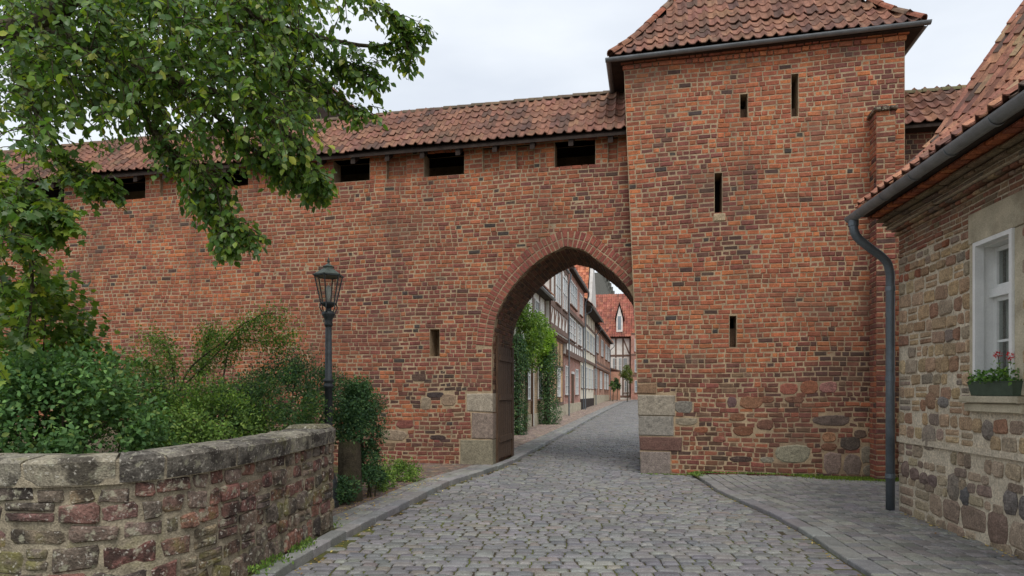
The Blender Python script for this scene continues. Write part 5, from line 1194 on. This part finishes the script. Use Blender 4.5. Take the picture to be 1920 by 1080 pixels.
tv_ = [tube(q, [.006, .005, .004, .003, .002], 4, False) for q in twigs]; v, f = join_vf(tv_); obj('twigs', v, f, M['bark'], tree, kind='stuff')

# ------------------------------------------------------------------ shrubs
def shrub(name, label, loc, rad, n, size, pal, stems=8, group='shrubs behind the low wall', shell=.55, tpl=LEAF5, fc=LF5, up=.2, cat='shrub', clumps=26, cl=.34, mat='shrub'):
    o = empty(name, (loc[0], loc[1], loc[2]), label, cat, group); rad = np.array(rad, float); c = np.array(loc, float) + np.array([0, 0, rad[2]])
    cd = unit(clumps); cd[:, 2] = np.abs(cd[:, 2]) * 1.35 - .55; cc = c + cd * rad * rng.uniform(shell, 1.0, (clumps, 1)); n = int(n * 1.7); ci = rng.integers(0, clumps, n); cr_ = rng.uniform(.6, 1.3, clumps) * cl * rad.min() * 1.15
    P = cc[ci] + unit(n) * (rng.uniform(0, 1, (n, 1)) ** .5) * cr_[ci][:, None]; P = P[P[:, 2] > loc[2] - .02]; n = len(P)
    out = (P - c) / rad; D = out * .7 + unit(n) * .8 + np.array([0, 0, up]); Nn = out + unit(n) * .6 + np.array([0, 0, .6]); G = leaf_geo(P, D, Nn, rng.uniform(*size, n), tpl)
    leaf_mesh('foliage', G, leaf_cols(n, pal), M[mat], o, fc)
    sv = []
    for k in range(stems):
        e = cc[k % clumps]; b = np.array([loc[0] + rng.uniform(-.3, .3) * rad[0], loc[1] + rng.uniform(-.3, .3) * rad[1], loc[2] - .1]); sv.append(tube([b, (b + e) / 2 + rng.normal(0, .06, 3) * rad, e], [.018, .012, .005], 5, False))
    v, f = join_vf(sv); obj('stems', v, f, M['bark'], o, kind='stuff'); return o
# planting bed behind the wall
bx, by = np.linspace(-14, -2.35, 36), np.linspace(4.4, 17.5, 40); V = []
for y in by:
    for x in bx:
        e = min(1, max(0, (-2.5 - x) / .5)); e2 = 1 if y < 8.0 else min(1, max(0, (-2.75 - .22 * (y - 8) - x) / .7)); V.append((x, y, .02 + .83 * min(e, e2) + .05 * math.sin(x * 3 + y * 2)))
V = np.array(V); keep = []
for j in range(39):
    for i in range(35):
        q = [j * 36 + i, j * 36 + i + 1, (j + 1) * 36 + i + 1, (j + 1) * 36 + i]; m = V[q].mean(0)
        if (m - W.o) @ NW < DW + .05: continue
        if m[1] < 7.5 and (m[0] > np.interp(m[1], WLc[90:, 1], WLc[90:, 0]) - .3 or m[1] < 4.85): continue
        keep.append(tuple(q))
tag(obj('planting_bed', V, keep, M['earth']), kind='structure')
shrub('snowberry_shrub', 'tall dark green broad-leaved shrub at the left end behind the low wall', (-4.3, 6.0, .62), (1.2, .75, .74), 8200, (.034, .064), [((88, 122, 70), 4), ((76, 110, 64), 4), ((110, 144, 82), 2.4), ((66, 94, 54), 2), ((122, 140, 74), .8)], tpl=LEAF7, fc=LF7, clumps=40)
shrub('young_maple', 'yellow-green sapling foliage rising above the dark shrub at the far left', (-5.2, 7.0, .8), (.9, .7, 1.2), 1700, (.06, .1), [((92, 116, 46), 3), ((72, 98, 44), 3), ((116, 130, 50), 2)], tpl=MAPLE, fc=MF, clumps=26, mat='leaf')
for i, (px, Y, rx, rz, n, pal, lab) in enumerate(((255, 7.6, .9, .62, 6400, G_BUSH, 'loose mid-green shrub just right of the tall dark shrub'), (380, 7.4, .85, .55, 6400, G_LITE, 'light green low shrub behind the middle of the low wall'), (480, 8.2, .9, .66, 7000, G_BUSH, 'dense fine-leaved shrub left of the street lamp'), (560, 9.4, .95, .82, 7400, G_DARK, 'fine dark shrub directly behind the lamp post, left side'))):
    p = at(px, 800, Y); shrub('garden_shrub', lab, (p[0], Y, .72), (rx, .65, rz), n, (.026, .05), pal, clumps=46)
p = at(668, 900, 9.7); shrub('ivy_bush', 'rounded dark ivy bush right of the lamp post', (p[0], 9.75, .55), (.42, .5, .72), 6500, (.03, .055), G_DARK, clumps=50, cl=.42)
p = at(692, 900, 9.5); shrub('hanging_ivy', 'curtain of ivy hanging down to the pavement right of the stump', (p[0], 9.6, .08), (.16, .3, .5), 1700, (.03, .055), G_DARK, clumps=26, cl=.7, stems=4)
for i, (px, Y, rx, rz, n, lab) in enumerate(((640, 9.0, .16, .2, 900, 'small ivy clump at the lamp foot'), (742, 11.4, .42, .18, 1300, 'low leafy ground plant at the foot of the brick wall'), (712, 10.3, .22, .14, 500, 'small leafy weed in front of the ivy'))):
    p = at(px, 900, Y); shrub('ground_plant', lab, (p[0], Y, .08), (rx, .25, rz), n, (.03, .06), G_LITE if i else G_DARK, clumps=16, cl=.8, stems=3, group='low plants by the wall')
# stump
p = at(655, 930, 9.25); v, f = tube([(p[0], 9.25, .0), (p[0] + .01, 9.25, .35), (p[0], 9.27, .8), (p[0] - .01, 9.28, .95)], [.2, .17, .165, .15], 11); st = obj('tree_stump', v, f, M['bark'], None); tag(st, 'mossy upright trunk stump beside the lamp, under the ivy', 'stump')
# arching shrub with thin stems
ar = empty('arching_shrub', tuple(at(365, 790, 9.0)), 'tall arching shrub with thin stems leaning right in front of the brick wall', 'shrub', 'shrubs behind the low wall')
AP = []; AD = []
for pts in ([(325, 800, 8.9), (332, 740, 9.0), (380, 690, 9.2), (440, 630, 9.3), (490, 590, 9.4), (530, 590, 9.4)], [(325, 800, 8.9), (350, 700, 9.1), (420, 640, 9.3), (480, 600, 9.3), (545, 660, 9.5)], [(330, 800, 9), (325, 700, 9.2), (310, 650, 9.4), (275, 625, 9.6)], [(410, 790, 9.1), (420, 700, 9.2), (440, 640, 9.4), (510, 640, 9.5), (550, 620, 9.5)], [(360, 780, 9.2), (385, 650, 9.5), (400, 615, 9.6)], [(300, 790, 9.2), (290, 690, 9.5), (230, 670, 9.7)]):
    P = catmull([at(*p) for p in pts], 6); n = len(P); v, f = tube(P, list(np.linspace(.016, .004, n)), 5); obj('stem', v, f, M['bark'], ar)
    for k in range(1500):
        i = rng.uniform(.3, 1) * (n - 1); j = min(int(i), n - 2); b = P[j] + (P[j + 1] - P[j]) * (i - j); AP.append(b + unit(1)[0] * rng.uniform(0, 1) ** .7 * np.array([.3, .2, .26]) * (.5 + .6 * i / n) + np.array([0, 0, -.04])); AD.append(unit(1)[0] + np.array([.5, 0, -.2]))
AP, AD = np.array(AP), np.array(AD); n = len(AP); leaf_mesh('foliage', leaf_geo(AP, AD, unit(n) + np.array([0, 0, .8]), rng.uniform(.028, .05, n), LEAF5), leaf_cols(n, G_LITE), M['shrub'], ar, LF5)

# ------------------------------------------------------------------ climbers and trees in the street
def column(name, label, px, s_, zb, zt, r, n, pal, size=(.06, .1), top=None):
    t = (lambda r_: (r_ * (W.o + s_ * UW)[1] - (W.o + s_ * UW)[0]) / (WDIR[0] - r_ * WDIR[1]))((px - 960) / FPX); b = W.o + s_ * UW + t * WDIR; b[2] = gz(t) + .1
    o = empty(name, tuple(b), label, 'climber', 'ivy climbers on the street houses'); z = rng.uniform(zb, zt, n); a = rng.uniform(0, 6.28, n); rr_ = r * rng.uniform(.5, 1.1, n) * (1 + .25 * np.sin(z * 3)); P = b + np.stack([rr_ * np.cos(a), rr_ * np.sin(a), z], 1)
    D = np.stack([np.cos(a) * .5, np.sin(a) * .5, -np.ones(n) * .7], 1) + unit(n) * .5; leaf_mesh('foliage', leaf_geo(P, D, np.stack([np.cos(a), np.sin(a), np.ones(n) * .4], 1), rng.uniform(*size, n), LEAF5), leaf_cols(n, pal), M['shrub'], o, LF5)
    v, f = tube([b, b + np.array([0, 0, zt])], [.09, .06], 8); obj('stem', v, f, M['bark'], o); return o, b
column('ivy_column', 'dark ivy column just behind the gate jamb', 970, -4.45, 0, 3.6, .34, 4600, G_DARK)
o, b = column('ivy_column', 'thick dark ivy column standing mid pavement before the half-timbered house', 1028, -4.35, 0, 3.7, .5, 6000, G_DARK)
def street_tree(name, label, px, py, Y, rad, n, size, pal, base_z, clumps=30, stem_r=.08, group='small trees in the street'):
    c = at(px, py, Y); o = empty(name, (c[0], c[1], base_z), label, 'tree', group); rad = np.array(rad); cc = c + unit(clumps) * rad * rng.uniform(.3, .95, (clumps, 1)); ci = rng.integers(0, clumps, n)
    P = cc[ci] + unit(n) * rng.uniform(0, 1, (n, 1)) ** .5 * .36 * rad.mean(); leaf_mesh('crown', leaf_geo(P, unit(n) + np.array([0, 0, -.4]), unit(n) + np.array([0, 0, .8]), rng.uniform(*size, n), LEAF5), leaf_cols(n, pal), M['leaf'], o, LF5)
    v, f = tube([(c[0], c[1], base_z - .1), (c[0] + .05, c[1], (base_z + c[2]) / 2), tuple(c)], [stem_r, stem_r * .8, stem_r * .4], 7); obj('trunk', v, f, M['bark'], o)
    for k in range(5):
        v, f = tube([c + np.array([0, 0, -.3 * rad[2]]), cc[k]], [stem_r * .4, .01], 5); obj('limb', v, f, M['bark'], o)
street_tree('wall_tree', 'green leafy tree trained against the first house, seen through the arch', 985, 628, 24.3, (.95, .8, 1.5), 9000, (.08, .13), G_LITE, .2)
street_tree('wall_tree', 'bright yellow-green bushy crown over the thick ivy column', 1022, 650, 29.0, (.62, .7, 1.2), 7000, (.08, .13), [((134, 164, 60), 3), ((116, 150, 56), 3), ((150, 178, 72), 2)], .3)
street_tree('street_tree', 'small round-headed street tree in front of the far white house', 1176, 703, 72, (.75, .75, 1.25), 1500, (.13, .2), [((92, 108, 50), 3), ((112, 118, 58), 2), ((74, 92, 44), 2)], .85, 16, .07)
street_tree('clipped_bush', 'dark clipped bush beside the low brick wall at the street end', 1157, 716, 73, (.4, .4, 1.1), 1100, (.12, .18), G_DARK, .85, 12, .05)
street_tree('clipped_bush', 'small green bush left of the dark clipped bush, far down the street', 1149, 722, 71, (.35, .3, .7), 700, (.12, .18), G_BUSH, .85, 10, .05)

# ------------------------------------------------------------------ flower box on the sill
fq0, fq1 = H.s_at(1833), H.s_at(1898, .1); fz_ = wz0 - .003
fbx = empty('flower_box', tuple(H.P((fq0 + fq1) / 2, fz_, .04)), 'green trough with red geranium on the white window sill', 'flower box')
V = [(fq0 + .03, fz_ + .004, -.03), (fq1 - .03, fz_ + .004, -.03), (fq1 - .03, fz_ + .004, .08), (fq0 + .03, fz_ + .004, .08), (fq0, fz_ + .13, -.05), (fq1, fz_ + .13, -.05), (fq1, fz_ + .13, .1), (fq0, fz_ + .13, .1), (fq0 - .01, fz_ + .15, -.06), (fq1 + .01, fz_ + .15, -.06), (fq1 + .01, fz_ + .15, .11), (fq0 - .01, fz_ + .15, .11)]
obj('trough', H.arr(V), [(0, 1, 2, 3)] + [(i, (i + 1) % 4, 4 + (i + 1) % 4, 4 + i) for i in range(4)] + [(4 + i, 4 + (i + 1) % 4, 8 + (i + 1) % 4, 8 + i) for i in range(4)] + [(8, 9, 10, 11)], M['trough'], fbx)
n = 420; P = H.arr(np.stack([rng.uniform(fq0 - .02, fq1 + .02, n), fz_ + .14 + rng.uniform(0, 1, n) ** 1.6 * .12, rng.uniform(-.05, .12, n)], 1)); leaf_mesh('foliage', leaf_geo(P, unit(n) + H.n * .7, unit(n) + np.array([0, 0, .8]), rng.uniform(.03, .05, n), LEAF7), leaf_cols(n, [((78, 112, 52), 3), ((98, 132, 60), 3), ((62, 92, 48), 2)]), M['shrub'], fbx, LF7)
for sx, hh in (((fq0 * .45 + fq1 * .55), .42), ((fq0 * .2 + fq1 * .8), .39)):
    b = H.P(sx, fz_ + .13, .02); e = H.P(sx + .01, fz_ + hh, .04); v, f = tube([b, (b + e) / 2 + np.array([.008, 0, 0]), e], [.005, .004, .003], 5); sm_ = obj('flower_stem', v, f, M['trough'], fbx)
    n = 46; P = e + unit(n) * rng.uniform(.2, 1, (n, 1)) * .032; leaf_mesh('flower', leaf_geo(P, P - e + unit(n) * .01, unit(n), rng.uniform(.018, .028, n), LEAF5), np.tile(lin(206, 48, 52), (n, 1)), M['petal'], sm_, LF5)
    n = 24; zz = rng.uniform(.18, hh - .06, n); P = H.arr(np.stack([sx + rng.normal(0, .025, n), fz_ + zz, .03 + rng.normal(0, .02, n)], 1)); leaf_mesh('leaves', leaf_geo(P, unit(n), unit(n), rng.uniform(.025, .04, n), LEAF7), leaf_cols(n, G_LITE), M['shrub'], sm_, LF7)

# ------------------------------------------------------------------ moss, weeds, fallen leaves
def tufts(name, label, pts, size, pal, cat, tpl=LEAF5, fc=LF5, flatl=False):
    P = np.array(pts); n = len(P); D = unit(n) * (1 if flatl else .6) + (np.array([0, 0, .03]) if flatl else np.array([0, 0, .9])); D[:, 2] = D[:, 2] * (.15 if flatl else 1)
    Nn = np.tile([0., 0, 1], (n, 1)) + unit(n) * .3 if flatl else unit(n); o = leaf_mesh(name, leaf_geo(P, D, Nn, rng.uniform(*size, n), tpl), leaf_cols(n, pal), M['shrub'], None, fc); return tag(o, label, cat, kind='stuff')
pts = []
for k in range(5200):                                   # mossy grass in the corner by the downpipe
    s_ = 2.75 + rng.beta(2.2, 1.3) * 2.1; d_ = .03 + abs(rng.normal(0, .16)) + .2 * rng.uniform() * (s_ > 3.2); p = W.P(s_, PHR + .004, d_); pts.append(p)
tufts('corner_grass', 'bright green moss and grass in the corner by the downpipe', pts, (.02, .04), [((104, 124, 44), 4), ((84, 108, 40), 3), ((124, 138, 60), 2)], 'grass')
pts = []
for k in range(900): s_ = rng.uniform(0, 3.4) ; pts.append(W.P(s_, .02 + PHR * (s_ > 1), .02 + abs(rng.normal(0, .025))))
for k in range(420): pts.append(np.array([*(np.array(wpt(1.02, -.12)) + rng.normal(0, 1, 2) * np.array([.06, .16])), PHR + .0]))
for k in range(1500):                                    # weeds along the foot of the low wall
    a = LL * (1 - .62 * rng.uniform() ** .8); c = math.sin(a * 7.0) + math.sin(a * 3.1 + 1)
    if c < .1: continue
    q = LW.arr([(a, .09, .03 + abs(rng.normal(0, .06)))])[0]; q[2] = PH - .01 + rng.uniform(0, .05); pts.append(q)
tufts('weeds', 'small weeds growing along the foot of the walls', pts, (.02, .045), G_LITE, 'weeds')
pts = []
for k in range(230):
    i = rng.integers(8, 95); p = KLc[i] + np.array([.04 + abs(rng.normal(0, .05)), 0]); pts.append((*p, .03))
for k in range(330): y = rng.uniform(7.7, 12.0); pts.append((np.interp(y, KLc[:, 1], KLc[:, 0]) - .25 - abs(rng.normal(0, .45)), y, PH + .012))
for k in range(60): i = rng.integers(5, 90); p = KRc[i] + np.array([-.04 - abs(rng.normal(0, .04)), 0]); pts.append((*p, .03))
for k in range(60): a = rng.uniform(.2, 2.6); q = H.P(a, PHR + .012, .03 + abs(rng.normal(0, .07))); pts.append(q)
tufts('fallen_leaves', 'scattered small yellow and brown fallen leaves along the kerbs', pts, (.022, .045), [((196, 172, 78), 4), ((168, 132, 66), 3), ((134, 100, 58), 2), ((214, 196, 120), 2)], 'leaves', flatl=True)
